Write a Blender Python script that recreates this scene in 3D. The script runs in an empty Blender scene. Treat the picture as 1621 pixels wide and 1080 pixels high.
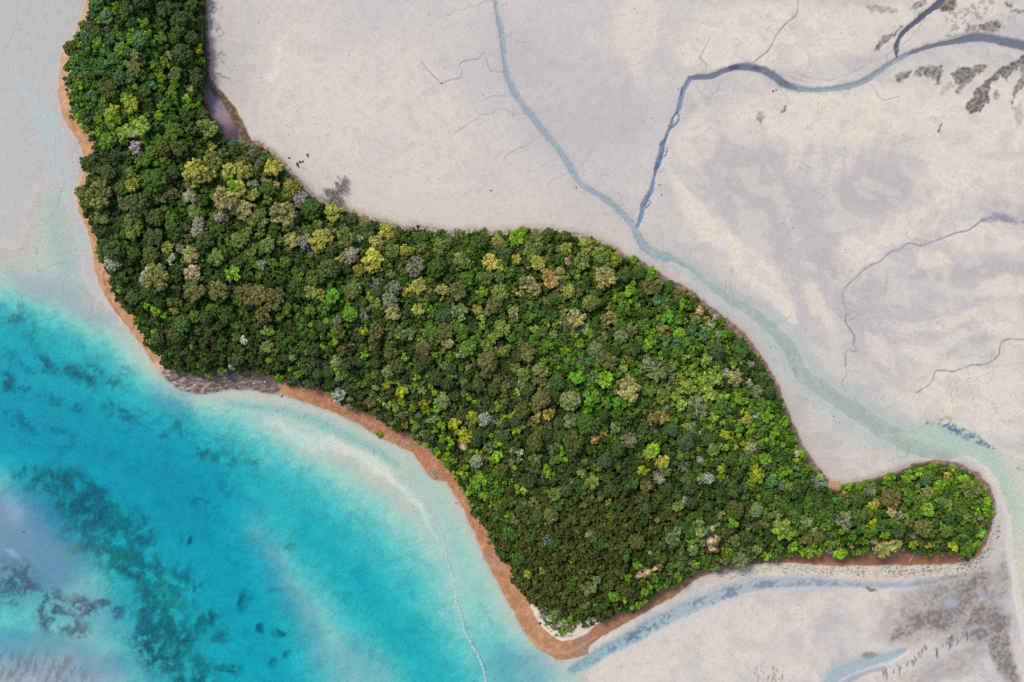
import bpy, math, random
import numpy as np
from mathutils import Vector

# ------------------------------------------------------------------ camera, light, exposure
S = bpy.context.scene
COL = S.collection
PX = 0.2                      # metres per survey unit (one unit = one pixel of the survey photo on the sea-level plane)
CX, CY = 810.5, 540.0         # survey origin
ALT = 300.0                   # flying height of the drone, metres

cam_data = bpy.data.cameras.new("camera")
cam = bpy.data.objects.new("camera", cam_data)
COL.objects.link(cam)
cam.location = (0, 0, ALT)
cam.rotation_euler = (0, 0, 0)
cam_data.sensor_fit = 'HORIZONTAL'
cam_data.angle = 2 * math.atan(810.5 * PX / ALT)
cam_data.clip_start = 1.0
cam_data.clip_end = 8000.0
S.camera = cam

SUN_EL, SUN_AZ = math.radians(56), math.radians(-42)
world = bpy.data.worlds.new("World")
S.world = world
world.use_nodes = True
wn = world.node_tree.nodes
bg = wn["Background"]
sky = wn.new("ShaderNodeTexSky")
sky.sky_type = 'NISHITA'
sky.sun_disc = False
sky.sun_elevation = SUN_EL
sky.sun_rotation = SUN_AZ
sky.air_density = 1.0
sky.dust_density = 2.5
sky.ozone_density = 1.0
bg.inputs[1].default_value = 0.13
world.node_tree.links.new(sky.outputs[0], bg.inputs[0])

sun_data = bpy.data.lights.new("sun", 'SUN')
sun_data.energy = 1.5
sun_data.angle = math.radians(12)
sun_data.color = (1.0, 0.93, 0.83)
sun = bpy.data.objects.new("sun", sun_data)
COL.objects.link(sun)
sd = Vector((math.sin(SUN_AZ) * math.cos(SUN_EL), math.cos(SUN_AZ) * math.cos(SUN_EL), math.sin(SUN_EL)))
sun.rotation_euler = sd.to_track_quat('Z', 'Y').to_euler()

vs = S.view_settings
vs.view_transform = 'Standard'
vs.look = 'None'
vs.exposure = 0.45
vs.gamma = 1.0
vs.use_curve_mapping = False
S.cycles.transparent_max_bounces = 12
S.cycles.max_bounces = 6
S.cycles.volume_bounces = 0
S.cycles.use_denoising = False

# light on flat open ground: seen linear value / albedo (measured once with a grey card), per channel
KL = np.array([1.195, 1.22, 1.34], dtype=np.float64)


def lin(c):
    c = np.asarray(c, dtype=np.float64) / 255.0
    return np.where(c <= 0.04045, c / 12.92, ((c + 0.055) / 1.055) ** 2.4)


def alb(c, k=1.0):
    """albedo that reads as the sRGB colour c under this daylight"""
    return np.clip(lin(c) / KL * k, 0.002, 0.9)


# ------------------------------------------------------------------ numpy helpers
def lattice(seed, n=256):
    th = np.random.RandomState(seed).rand(n, n) * 6.2831853
    return np.cos(th).astype(np.float32), np.sin(th).astype(np.float32)


def gnoise(x, y, seed):
    """gradient noise, about -0.5 .. 0.5"""
    gx, gy = lattice(seed)
    xi = np.floor(x).astype(np.int64)
    yi = np.floor(y).astype(np.int64)
    fx = (x - xi).astype(np.float32)
    fy = (y - yi).astype(np.float32)
    ux = fx * fx * fx * (fx * (fx * 6 - 15) + 10)
    uy = fy * fy * fy * (fy * (fy * 6 - 15) + 10)
    x0 = xi & 255; x1 = (xi + 1) & 255; y0 = yi & 255; y1 = (yi + 1) & 255
    a = gx[y0, x0] * fx + gy[y0, x0] * fy
    b = gx[y0, x1] * (fx - 1) + gy[y0, x1] * fy
    c = gx[y1, x0] * fx + gy[y1, x0] * (fy - 1)
    d = gx[y1, x1] * (fx - 1) + gy[y1, x1] * (fy - 1)
    return (a + (b - a) * ux) * (1 - uy) + (c + (d - c) * ux) * uy


def fbm(x, y, scale, seed, octs=4, gain=0.55):
    s = 0.0; amp = 1.0; tot = 0.0
    for o in range(octs):
        f = 2.0 ** o / scale * .8
        ca, sa = math.cos(.6 + o * 1.1), math.sin(.6 + o * 1.1)
        s = s + amp * gnoise((x * ca - y * sa) * f + 17.3 * o, (x * sa + y * ca) * f + 9.1 * o, seed + o)
        tot += amp; amp *= gain
    return 0.5 + s / tot * 1.0


def sstep(a, b, x):
    t = np.clip((x - a) / (b - a), 0, 1)
    return t * t * (3 - 2 * t)


def seg_dist(px, py, a, b):
    dx, dy = b[0] - a[0], b[1] - a[1]
    L2 = dx * dx + dy * dy + 1e-9
    t = np.clip(((px - a[0]) * dx + (py - a[1]) * dy) / L2, 0, 1)
    return np.hypot(px - (a[0] + t * dx), py - (a[1] + t * dy)), t


def catmull(pts, n=6, closed=False):
    P = np.array(pts, dtype=np.float64)
    out = []
    N = len(P)
    rng = range(N) if closed else range(N - 1)
    for i in rng:
        if closed:
            p0, p1, p2, p3 = P[(i - 1) % N], P[i], P[(i + 1) % N], P[(i + 2) % N]
        else:
            p0, p1, p2, p3 = P[max(i - 1, 0)], P[i], P[i + 1], P[min(i + 2, N - 1)]
        for k in range(n):
            t = k / n
            out.append(0.5 * ((2 * p1) + (-p0 + p2) * t + (2 * p0 - 5 * p1 + 4 * p2 - p3) * t * t + (-p0 + 3 * p1 - 3 * p2 + p3) * t ** 3))
    if not closed:
        out.append(P[-1])
    return np.array(out)


def poly_sd(px, py, poly):
    """signed distance to a closed polygon, positive inside"""
    d = np.full(px.shape, 1e9)
    inside = np.zeros(px.shape, bool)
    n = len(poly)
    for i in range(n):
        a, b = poly[i], poly[(i + 1) % n]
        dd, _ = seg_dist(px, py, a, b)
        np.minimum(d, dd, out=d)
        if a[1] != b[1]:
            c = ((a[1] > py) != (b[1] > py)) & (px < (b[0] - a[0]) * (py - a[1]) / (b[1] - a[1]) + a[0])
            inside ^= c
    return np.where(inside, d, -d)


def W(px, py, z=0.0):
    """survey point on the sea-level plane to metres"""
    return ((px - CX) * PX, (CY - py) * PX, z)


def seen(px, py, z):
    """where a point at height z stands if it was surveyed at (px, py) from the flying height"""
    f = (ALT - z) / ALT
    return ((px - CX) * PX * f, (CY - py) * PX * f, z)


# ------------------------------------------------------------------ survey outlines (survey units)
FOREST = [(148, -320), (150, -60), (148, 0), (138, 25), (128, 45), (116, 62), (107, 75), (105, 100), (108, 130), (112, 165), (113, 178), (122, 190), (133, 200),
          (145, 215), (147, 240), (138, 262), (138, 285), (128, 300), (125, 315), (130, 335), (142, 355), (150, 375), (152, 395), (160, 415),
          (172, 440), (182, 465), (198, 490), (212, 505), (225, 525), (230, 545), (247, 560), (258, 580), (275, 588), (300, 590), (325, 590),
          (345, 587), (365, 590), (385, 587), (410, 590), (438, 600), (460, 605), (480, 608), (510, 617), (528, 627), (540, 640), (560, 647), (590, 655),
          (605, 668), (622, 680), (640, 685), (665, 697), (680, 715), (700, 732), (715, 750), (728, 772), (742, 787), (748, 808), (765, 832),
          (773, 850), (783, 870), (790, 887), (805, 895), (812, 915), (822, 935), (840, 957), (865, 963), (880, 975), (910, 982), (930, 978),
          (945, 982), (965, 980), (972, 972), (990, 968), (1010, 962), (1030, 958), (1030, 948), (1045, 937), (1070, 927), (1090, 915), (1100, 905),
          (1130, 900), (1165, 893), (1190, 887), (1215, 887), (1235, 882), (1260, 880), (1285, 875), (1305, 873), (1330, 882), (1350, 880),
          (1380, 873), (1400, 873), (1420, 871), (1440, 873), (1470, 879), (1500, 876), (1515, 872), (1530, 886), (1546, 873), (1553, 850),
          (1561, 830), (1569, 810), (1567, 790), (1559, 770), (1546, 757), (1525, 744), (1500, 737), (1480, 735), (1450, 741), (1430, 751),
          (1400, 761), (1370, 769), (1335, 774), (1310, 770), (1303, 757), (1290, 745), (1275, 725), (1262, 700), (1252, 675), (1240, 645),
          (1230, 620), (1220, 600), (1205, 575), (1185, 550), (1170, 530), (1150, 515), (1130, 498), (1110, 485), (1090, 465), (1070, 455),
          (1050, 445), (1030, 430), (1010, 418), (985, 410), (978, 398), (955, 388), (930, 378), (905, 372), (875, 366), (850, 368), (825, 366),
          (800, 370), (775, 372), (750, 368), (720, 372), (690, 366), (660, 362), (640, 366), (615, 355), (590, 350), (570, 345), (548, 333),
          (520, 325), (500, 322), (490, 310), (480, 300), (465, 285), (455, 270), (440, 255), (425, 240), (410, 232), (390, 228), (372, 222),
          (355, 218), (345, 205), (333, 190), (325, 175), (320, 155), (318, 135), (322, 110), (322, 80), (320, 50), (318, 20), (318, 0), (320, -60), (330, -320)]
BEACH = [(130, -330), (134, -60), (136, 0), (125, 40), (118, 58), (104, 74), (97, 90), (94, 120), (92, 150), (97, 178), (106, 198), (118, 215), (129, 232), (134, 252), (132, 275),
         (124, 295), (121, 315), (125, 335), (136, 360), (143, 380), (146, 400), (150, 425), (157, 450), (165, 468), (178, 490), (194, 508),
         (208, 527), (222, 545), (232, 560), (244, 580), (262, 600), (278, 612), (300, 623), (330, 623), (360, 617), (395, 617), (425, 624), (450, 626),
         (480, 637), (510, 646), (540, 658), (570, 674), (600, 692), (630, 705), (652, 718), (668, 738), (680, 756), (693, 762), (706, 764), (720, 785),
         (735, 810), (745, 835), (756, 858), (765, 880), (776, 902), (788, 922), (800, 947), (814, 972), (826, 997), (845, 1020), (868, 1038),
         (887, 1046), (910, 1042), (930, 1036), (933, 1024), (950, 1010), (978, 994), (1010, 976), (1040, 959), (1065, 946), (1085, 931),
         (1108, 914), (1130, 906), (1150, 908), (1175, 900), (1195, 893), (1240, 890), (1320, 896), (1400, 895), (1460, 895), (1510, 893), (1548, 884), (1562, 862), (1570, 835), (1577, 810),
         (1575, 788), (1566, 766), (1550, 750), (1528, 737), (1502, 729), (1480, 727), (1448, 733), (1425, 743), (1395, 753), (1365, 761), (1340, 766),
         (1316, 762), (1308, 753), (1296, 740), (1282, 720), (1268, 697), (1257, 672), (1245, 642), (1236, 617), (1226, 596), (1211, 571),
         (1192, 545), (1177, 524), (1156, 508), (1136, 492), (1116, 478), (1096, 459), (1074, 448), (1054, 438), (1034, 423), (1014, 411),
         (988, 403), (980, 392), (957, 382), (931, 372), (905, 366), (875, 361), (825, 361), (775, 366), (750, 362), (720, 366), (690, 360), (660, 356), (640, 358),
         (615, 349), (590, 344), (570, 338), (550, 325), (522, 316), (504, 313), (495, 303), (485, 293), (470, 279), (459, 264), (444, 248), (430, 235), (412, 224), (398, 222),
         (390, 205), (380, 185), (370, 165), (352, 145), (340, 133), (334, 118), (332, 80), (330, 40), (328, 0), (330, -60), (342, -330)]
# ------------------------------------------------------------------ terrain sheet: coordinates
STEP = 1.7
xs_in = np.arange(-16, 1638, STEP)
ys_in = np.arange(-16, 1097, STEP)
ext = np.array([6, 14, 26, 44, 70, 110, 170, 260, 400, 620, 950, 1500, 2400, 3900, 6500, 11000], dtype=np.float64)
GX = np.concatenate([xs_in[0] - ext[::-1], xs_in, xs_in[-1] + ext])
GY = np.concatenate([ys_in[0] - ext[::-1], ys_in, ys_in[-1] + ext])
NX, NY = len(GX), len(GY)
X, Y = np.meshgrid(GX, GY)
Xc = np.clip(X, -16, 1637)
Yc = np.clip(Y, -16, 1096)

# smooth fields live on a coarse survey grid and are read bilinearly
CS = 5.0
cgx = np.arange(-120, 1746, CS)
cgy = np.arange(-400, 1206, CS)
CXg, CYg = np.meshgrid(cgx, cgy)


def read(field, x, y):
    u = np.clip((np.asarray(x) - cgx[0]) / CS, 0, len(cgx) - 1.001)
    v = np.clip((np.asarray(y) - cgy[0]) / CS, 0, len(cgy) - 1.001)
    i = u.astype(int); j = v.astype(int)
    fu = u - i; fv = v - j
    return (field[j, i] * (1 - fu) + field[j, i + 1] * fu) * (1 - fv) + (field[j + 1, i] * (1 - fu) + field[j + 1, i + 1] * fu) * fv


FOREST_G = [(CX + (x - CX) * .984, CY + (y - CY) * .984) for x, y in FOREST]     # where the trunks stand
SDF = poly_sd(CXg, CYg, FOREST_G)    # + inside the forest, on the ground
SDV = poly_sd(CXg, CYg, FOREST)      # + inside the crown outline as surveyed
SDB = poly_sd(CXg, CYg, BEACH)       # + inside the island's shoreline

# depth soundings (x, y, metres below the water level; negative = bare sand)
SOUND = []
_rows = {
    300: [(0, -.10), (40, -.06), (85, .05), (110, -.02), (128, -.2)],
    360: [(-20, -.05), (30, -.04), (70, .09), (100, .05), (125, -.03), (140, -.2)],
    420: [(-20, .10), (30, .05), (80, .13), (110, .12), (135, .0), (155, -.2)],
    465: [(-20, .42), (30, .32), (70, .14), (110, .13), (150, .0)],
    500: [(-20, 1.5), (30, 1.35), (60, .85), (100, .40), (140, .17), (175, .05)],
    540: [(-20, 2.2), (40, 2.2), (80, 1.75), (120, 1.05), (160, .62), (200, .16), (220, .02)],
    580: [(-20, 2.3), (40, 2.2), (90, 2.1), (140, 1.65), (185, .85), (215, .4), (240, .08)],
    620: [(-20, 2.5), (60, 2.35), (120, 2.25), (170, 2.0), (220, 1.15), (260, .35), (300, .1), (380, .1), (430, .05)],
    650: [(-20, 2.9), (60, 2.7), (130, 2.5), (190, 2.2), (250, 1.5), (300, .6), (350, .42), (400, .25), (460, .2), (520, .07)],
    680: [(0, 3.0), (80, 3.0), (160, 2.7), (230, 2.4), (290, 1.9), (340, 1.1), (390, .55), (440, .10), (500, .2), (560, .2), (600, .03)],
    720: [(-20, 2.2), (20, 2.5), (80, 3.0), (160, 3.2), (240, 3.0), (310, 2.3), (370, 1.5), (430, .85), (480, .22), (530, .02), (580, .1), (620, .2), (655, .04)],
    760: [(-20, .5), (10, .9), (40, 1.8), (90, 2.4), (160, 2.8), (240, 3.3), (310, 3.0), (370, 2.2), (430, 1.6), (490, 1.0), (540, .35), (590, .02), (625, .02), (655, .28), (685, .16), (710, .0)],
    800: [(-20, .25), (40, .45), (65, 1.1), (100, 2.0), (170, 2.5), (240, 3.0), (310, 3.3), (350, 2.9), (385, 1.6), (420, 1.8), (480, 1.5), (540, .95), (600, .40), (650, .03), (672, .10), (695, .34), (722, .05)],
    840: [(-20, .35), (50, .45), (90, .7), (115, 1.4), (160, 2.2), (220, 2.4), (300, 3.1), (350, 2.8), (385, 1.4), (405, .62), (430, 1.4), (480, 2.0), (540, 1.4), (600, .85), (650, .40), (682, .12), (715, .38), (735, .2), (750, .02)],
    880: [(-20, .4), (50, .45), (110, .55), (145, 1.1), (190, 2.0), (250, 2.2), (320, 2.7), (380, 2.6), (410, 1.2), (432, .55), (455, .9), (500, 1.9), (560, 1.5), (620, 1.0), (670, .5), (703, .22), (735, .45), (755, .25), (770, .03)],
    920: [(-20, .45), (40, .5), (100, .5), (150, .6), (185, 1.6), (240, 1.9), (310, 2.4), (380, 2.7), (425, 1.6), (452, .55), (480, .7), (520, 1.6), (560, 2.1), (620, 1.3), (670, .9), (712, .3), (755, .38), (790, .04)],
    960: [(-20, 1.0), (30, .8), (80, .6), (130, .45), (170, .7), (210, 1.6), (270, 1.9), (330, 2.3), (400, 2.6), (450, 1.3), (475, .55), (505, .6), (550, 1.6), (600, 2.0), (660, 1.1), (725, .35), (760, .55), (800, .12), (815, .0)],
    1000: [(-20, .85), (40, .8), (100, .6), (160, .6), (200, 1.0), (240, 1.7), (300, 2.0), (370, 2.4), (430, 2.3), (480, .8), (520, .55), (570, 1.2), (620, 1.9), (680, 1.3), (732, .45), (770, .7), (815, .3), (845, .02)],
    1040: [(-20, .25), (40, .25), (100, .3), (160, .5), (200, .8), (250, 1.5), (320, 2.0), (390, 2.5), (450, 2.2), (495, .8), (540, .5), (600, .85), (650, 1.9), (700, 1.4), (745, .6), (790, .8), (835, .45), (875, .08), (905, .06)],
    1080: [(-20, .12), (40, .12), (110, .15), (170, .25), (220, .7), (270, 1.5), (330, 1.9), (400, 2.3), (460, 2.1), (510, 1.1), (560, .5), (620, .6), (680, 1.7), (730, 1.3), (765, .7), (810, .6), (850, .5), (885, .25), (915, .12), (960, -.2)],
    1120: [(0, .1), (100, .12), (200, .5), (300, 1.7), (420, 2.2), (540, .7), (660, 1.3), (780, .8), (880, .3), (960, -.2)],
}
for yy, row in _rows.items():
    for (xx, dd) in row:
        SOUND.append((xx, yy, dd))
for (xx, yy) in [(-20, 240), (40, 230), (-20, 150), (40, 120), (-20, 40), (60, 30), (110, 40), (75, 160), (100, 10)]:
    SOUND.append((xx, yy, -.12))
for xx in range(200, 1700, 150):
    for yy in (-60, 120, 300):
        SOUND.append((xx, yy, -.25))
for (xx, yy) in [(300, 450), (450, 480), (600, 560), (750, 640), (850, 800), (950, 600), (1100, 600), (1250, 500), (1400, 450), (1550, 450), (1650, 450),
                 (1000, 900), (1150, 800), (1300, 820), (1450, 800), (1000, 1080), (1100, 1060), (1200, 1100), (1300, 1000), (1450, 1000), (1550, 1050), (700, 560), (380, 540), (1650, 1080), (1650, 600)]:
    SOUND.append((xx, yy, -.25))
SP = np.array(SOUND)
_d = np.hypot(SP[:, None, 0] - SP[None, :, 0], SP[:, None, 1] - SP[None, :, 1])
_wt = np.linalg.solve(_d + 6.0 * np.eye(len(SP)) * -1.0, SP[:, 2] - SP[:, 2].mean())
DEEP = np.full(CXg.shape, SP[:, 2].mean())
_cx, _cy = np.clip(CXg, -20, 1641), np.clip(CYg, -40, 1115)
for k in range(len(SP)):
    DEEP += _wt[k] * np.hypot(_cx - SP[k, 0], _cy - SP[k, 1])

# ------------------------------------------------------------------ fields on the sheet
wx1 = fbm(X, Y, 60, 11, 4) - 0.5
wy1 = fbm(X, Y, 60, 31, 4) - 0.5
wx2 = fbm(X, Y, 11, 51, 3) - 0.5
wy2 = fbm(X, Y, 11, 71, 3) - 0.5
XA, YA = Xc + wx1 * 34 + wx2 * 7, Yc + wy1 * 34 + wy2 * 7      # strongly wandering
XB, YB = Xc + wx1 * 5 + wx2 * 4, Yc + wy1 * 5 + wy2 * 4        # slightly wandering
XS, YS = X + wx2 * 4.5, Y + wy2 * 4.5
sdf = read(SDF, XS, YS)
sdb = read(SDB, XS, YS)
n_f = fbm(X, Y, 5, 101, 3)          # fine
n_m = fbm(X, Y, 22, 121, 4)
n_l = fbm(X, Y, 110, 141, 4)
n_s = fbm(X * 0.5 + Y * 0.25, Y * 0.6 - X * 0.3, 9, 161, 4)
n_w = fbm(XA, YA, 16, 181, 5)

A = np.zeros((NY, NX, 3))


def paint(mask, col, k=1.0):
    m = np.clip(mask, 0, 1)[..., None]
    A[:] = A * (1 - m) + alb(col, k) * m


def ell(cx, cy, rx, ry, rot=0, xx=None, yy=None):
    """1 at the centre of an ellipse, 0 at its rim, negative outside"""
    xx = XA if xx is None else xx
    yy = YA if yy is None else yy
    r = math.radians(rot)
    c, s = math.cos(r), math.sin(r)
    u = (xx - cx) * c + (yy - cy) * s
    v = -(xx - cx) * s + (yy - cy) * c
    return 1 - np.sqrt((u / rx) ** 2 + (v / ry) ** 2)


def win(pts, pad):
    p = np.asarray(pts, dtype=float)
    x0, x1 = p[:, 0].min() - pad, p[:, 0].max() + pad
    y0, y1 = p[:, 1].min() - pad, p[:, 1].max() + pad
    if x0 < 2: x0 = -1e9
    if y0 < 2: y0 = -1e9
    if x1 > 1619: x1 = 1e9
    if y1 > 1078: y1 = 1e9
    return (slice(np.searchsorted(GY, y0), np.searchsorted(GY, y1)), slice(np.searchsorted(GX, x0), np.searchsorted(GX, x1)))


def line(pts, wid, xx=None, yy=None, smooth=4):
    """window and distance / half-width ratio for a winding line; wid is one width or one per point"""
    p = np.array([(q[0], q[1]) for q in pts], dtype=float)
    w = np.full(len(p), float(wid)) if np.isscalar(wid) else np.array(wid, dtype=float)
    if smooth:
        q = catmull(np.column_stack([p, w]), smooth)
        p, w = q[:, :2], np.maximum(q[:, 2], 0.3)
    sl = win(p, w.max() * 2.2 + 8)
    xs_, ys_ = (XB if xx is None else xx)[sl], (YB if yy is None else yy)[sl]
    best = np.full(xs_.shape, 1e9); dist = np.full(xs_.shape, 1e9)
    for i in range(len(p) - 1):
        d, t = seg_dist(xs_, ys_, p[i], p[i + 1])
        ww = (w[i] * (1 - t) + w[i + 1] * t) * 0.5
        q = d / ww
        m = q < best
        best = np.where(m, q, best); dist = np.where(m, d, dist)
    return sl, best, dist


def paint_win(sl, mask, col, k=1.0):
    m = np.clip(mask, 0, 1)[..., None]
    A[sl] = A[sl] * (1 - m) + alb(col, k) * m


# ---- open flats: cream sand and mauve-grey wet sand
CREAM, MAUVE, GREY = (219, 211, 204), (203, 198, 199), (194, 189, 192)
tone = (n_l - 0.5) * 0.9 + (n_m - 0.5) * 0.25
for (cx, cy, rx, ry, rot, a) in [
        # cream patches (+) and grey zones (-)
        (560, 230, 200, 170, 0, .35), (470, 120, 110, 130, 0, .30), (690, 320, 150, 50, 10, .35), (930, 150, 150, 130, 20, -.75), (780, 90, 60, 90, 0, -.3),
        (1010, 45, 45, 60, 0, .8), (1012, 112, 12, 30, 0, .6), (945, 65, 30, 14, 30, .5), (1090, 80, 45, 40, 20, -.3), (1185, 60, 70, 60, 0, .8), (1290, 75, 90, 45, -15, .9),
        (1100, 215, 42, 55, 10, .85), (1170, 175, 60, 30, 0, .6), (1330, 190, 130, 50, -5, .85), (1450, 180, 120, 70, 0, .7), (1520, 110, 110, 60, 0, .4),
        (1200, 290, 120, 60, 35, -.7), (1105, 310, 22, 70, -35, .8), (1180, 400, 70, 22, 48, .85), (1240, 455, 45, 18, 50, .8), (1060, 330, 22, 60, -30, -.4),
        (1320, 300, 90, 110, 0, -.5), (1360, 400, 40, 26, -25, .8), (1305, 240, 50, 20, 80, .5), (1450, 270, 60, 60, 0, .75), (1540, 250, 80, 110, 0, .75),
        (1560, 390, 80, 18, 5, .8), (1470, 420, 45, 18, -10, .75), (1400, 470, 120, 40, 10, -.35), (1560, 470, 90, 25, -12, .6), (1520, 530, 120, 22, -25, .45), (1390, 560, 90, 14, 45, .6),
        (1280, 520, 45, 14, 45, .55), (1100, 380, 60, 30, 30, .2), (1330, 490, 30, 60, 0, -.3), (1560, 620, 90, 60, 0, .7), (1440, 640, 60, 30, 20, .35), (1350, 700, 90, 30, 20, .35),
        (1330, 640, 100, 20, 42, .35), (1100, 1010, 190, 60, -8, .85), (1010, 1050, 90, 50, 0, .3), (1300, 960, 90, 25, 5, .3), (1230, 1060, 110, 40, 0, .25), (1400, 940, 60, 16, 5, .5),
        (1080, 290, 10, 60, 25, .5), (1040, 150, 40, 50, 0, .25), (950, 330, 60, 40, 0, -.25), (400, 30, 50, 60, 0, -.2), (385, 110, 40, 60, 0, -.35), (1620, 330, 60, 60, 0, .5), (1600, 450, 50, 60, 0, .4)]:
    tone = tone + a * sstep(-.35, .65, ell(cx, cy, rx, ry, rot))
flow = fbm(XA * .45 + YA * .45, YA * .9 - XA * .55, 26, 301, 5)
tone = tone + 1.9 * (flow - .5) * sstep(980, 1200, Xc) + .35 * (fbm(XA, YA, 34, 311, 4) - .5)
m = sstep(-.3, .6, tone + (n_f - .5) * .35)
A[:] = alb(GREY)
paint(sstep(-1.2, .0, tone), MAUVE)
paint(m, CREAM)
paint(.35 * sstep(.5, .8, n_w), (190, 184, 184))
# the right-hand flats: mauve wet sand with cream banks drying out of it
CRM, DGR = (229, 220, 207), (184, 178, 182)
rgt = sstep(1040, 1090, Xc) * sstep(740, 690, Yc)
paint(rgt * .9, (199, 194, 195))
XE, YE = Xc + wx1 * 16 + wx2 * 8, Yc + wy1 * 16 + wy2 * 8
bands = []
for (cx, cy, rx, ry, rot, a) in [(1102, 227, 30, 42, 5, .9), (1355, 402, 44, 32, -20, .95), (1486, 287, 50, 36, -20, .8), (1330, 178, 190, 52, -4, .95), (1560, 215, 110, 110, 20, .85), (1200, 60, 160, 60, -5, .9), (1420, 40, 200, 40, -10, .7), (1320, 284, 10, 34, 12, .7), (1262, 235, 10, 40, 6, .5), (1296, 250, 9, 40, 8, .5), (1350, 240, 10, 44, 14, .6), (1400, 235, 9, 46, 16, .5),
                                 (1565, 378, 75, 24, 4, .9), (1600, 452, 60, 16, -4, .85), (1578, 502, 38, 26, -20, .8), (1482, 415, 36, 20, 20, .8), (1456, 560, 34, 11, 15, .8), (1290, 478, 15, 34, -30, .7), (1310, 505, 11, 24, -30, .6), (1545, 630, 120, 60, 10, .95), (1420, 650, 60, 24, 25, .5), (1620, 560, 60, 50, 0, .7), (1520, 535, 60, 10, -22, .6)]:
    paint(rgt * a * sstep(-.22, .30, ell(cx, cy, rx, ry, rot, XE, YE)) * (.9 + .5 * (n_m - .5)), CRM)
for pts, w, a in [([(1058, 270), (1066, 296), (1092, 334), (1136, 371), (1167, 392)], [14, 26, 40, 46, 20], .95), ([(1165, 402), (1190, 420), (1215, 446), (1238, 478), (1256, 512)], [34, 56, 50, 34, 8], .95), ([(1395, 385), (1440, 356), (1480, 332), (1505, 308)], [30, 50, 44, 20], .85), ([(1432, 524), (1490, 514), (1545, 494)], [10, 24, 14], .75), ([(1372, 530), (1394, 556), (1418, 590)], [12, 26, 10], .7), ([(1096, 258), (1108, 272), (1122, 294)], [6, 13, 6], .7)]:
    sl, q, d = line(pts, w, XE, YE)
    paint_win(sl, rgt[sl] * a * sstep(1.15, .55, q), CRM)
for (cx, cy, rx, ry, rot, a) in [(1190, 300, 120, 60, 35, .5), (1368, 296, 70, 44, -30, .55), (1312, 418, 34, 34, 0, .6), (1375, 490, 55, 70, 0, .35), (1590, 332, 60, 16, 5, .7), (1240, 400, 20, 60, -30, .35), (1420, 300, 60, 20, -40, .5), (1470, 345, 26, 10, -30, .5)]:
    paint(rgt * a * sstep(-.3, .6, ell(cx, cy, rx, ry, rot, XE, YE)), DGR)
for pts, w, a in [([(1440, 440), (1500, 432), (1560, 428), (1640, 424)], [14, 30, 34, 30], .6), ([(1440, 610), (1500, 560), (1560, 540)], [8, 14, 10], .3), ([(1130, 240), (1138, 270), (1160, 300)], [6, 12, 8], .5)]:
    sl, q, d = line(pts, w, XE, YE)
    paint_win(sl, rgt[sl] * a * sstep(1.2, .3, q), DGR)
paint(rgt * .5 * sstep(.5, .62, flow), (214, 208, 203))
paint(rgt * .4 * sstep(.5, .38, flow), (193, 188, 190))
# fine drainage hairlines and pale crests
rid = np.abs(fbm(XA * .8, YA * .8, 30, 321, 4) - .5)
paint(sstep(.016, .004, rid) * sstep(.42, .6, n_l) * .35 * (.3 + .7 * sstep(900, 1150, Xc)), (170, 165, 168))
rid2 = np.abs(fbm(XA * .35 + YA * .3, YA * .8 - XA * .5, 34, 331, 4) - .5)
paint(sstep(.03, .004, rid2) * sstep(.45, .62, n_m) * .25 * sstep(950, 1150, Xc), (226, 220, 213))
rid3 = np.abs(fbm(XA + 300, YA * .9, 13, 341, 3) - .5)
paint(sstep(.02, .004, rid3) * sstep(.5, .66, n_l) * .22, (172, 167, 168))
# pinkish warm sand close to the upper shore, pale grey flats at the far left
paint(.5 * sstep(-90, -8, sdb) * sstep(300, 500, Xc) * sstep(1100, 900, Xc), (209, 202, 198))
paint(sstep(330, 150, Xc) * sstep(-2, 6, 0 - sdb) * sstep(520, 400, Yc), (192, 191, 193))
for (cx, cy, rx, ry, rot) in [(440, 85, 22, 12, -50), (430, 110, 14, 30, 30), (660, 140, 12, 22, 10), (405, 98, 8, 5, 0), (710, 200, 8, 8, 0)]:
    paint(.6 * sstep(0, .7, ell(cx, cy, rx, ry, rot)) * sstep(.45, .65, n_m), (232, 228, 224))

Z = 0.26 + (n_m - .5) * 0.10 + (n_l - .5) * .10

# ---- the bay: bed level from the soundings, clean sand with weed, shoals tinted by silt
deep = read(DEEP, Xc + wx2 * 14 + wx1 * 12, Yc + wy2 * 14 + wy1 * 12)
deep = np.where(deep > .3, deep * 1.13 - .039, deep)
bay = sstep(-.10, -.02, deep) * (sdb < 3)
relief = (n_m - .5) * .5 * np.clip(deep, 0, .8) + (n_f - .5) * .18 * np.clip(deep, 0, .7)
zb = np.minimum(-deep + relief, .14)
isb = (deep > -.14) & ((Xc < 262) | (Yc > 560)) & (Xc < 960)
Z = np.where(isb, np.minimum(zb, Z), Z)
seab = sstep(.0, .5, deep) * isb
paint(isb * sstep(-.06, .1, deep), (214, 211, 208))
paint(seab, (236, 230, 222))
paint(.55 * isb * sstep(.1, .6, deep) * sstep(.48, .7, n_w), (205, 205, 200))
dia = fbm((XB * .82 + YB * .57) * .32, YB * .82 - XB * .57, 20, 351, 4)        # long current streaks running down to the right
paint(isb * sstep(.5, .70, dia) * sstep(.3, 1.0, deep) * .30, (250, 246, 240))
paint(isb * sstep(.48, .30, dia) * sstep(.3, 1.0, deep) * .16, (190, 198, 198))
fleck = fbm(X, Y, 2.6, 361, 2)
paint(isb * sstep(.52, .68, fleck) * sstep(.2, .8, deep) * .22, (255, 252, 248))
paint(isb * sstep(.48, .34, fleck) * sstep(.2, .8, deep) * .22, (170, 178, 180))
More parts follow.
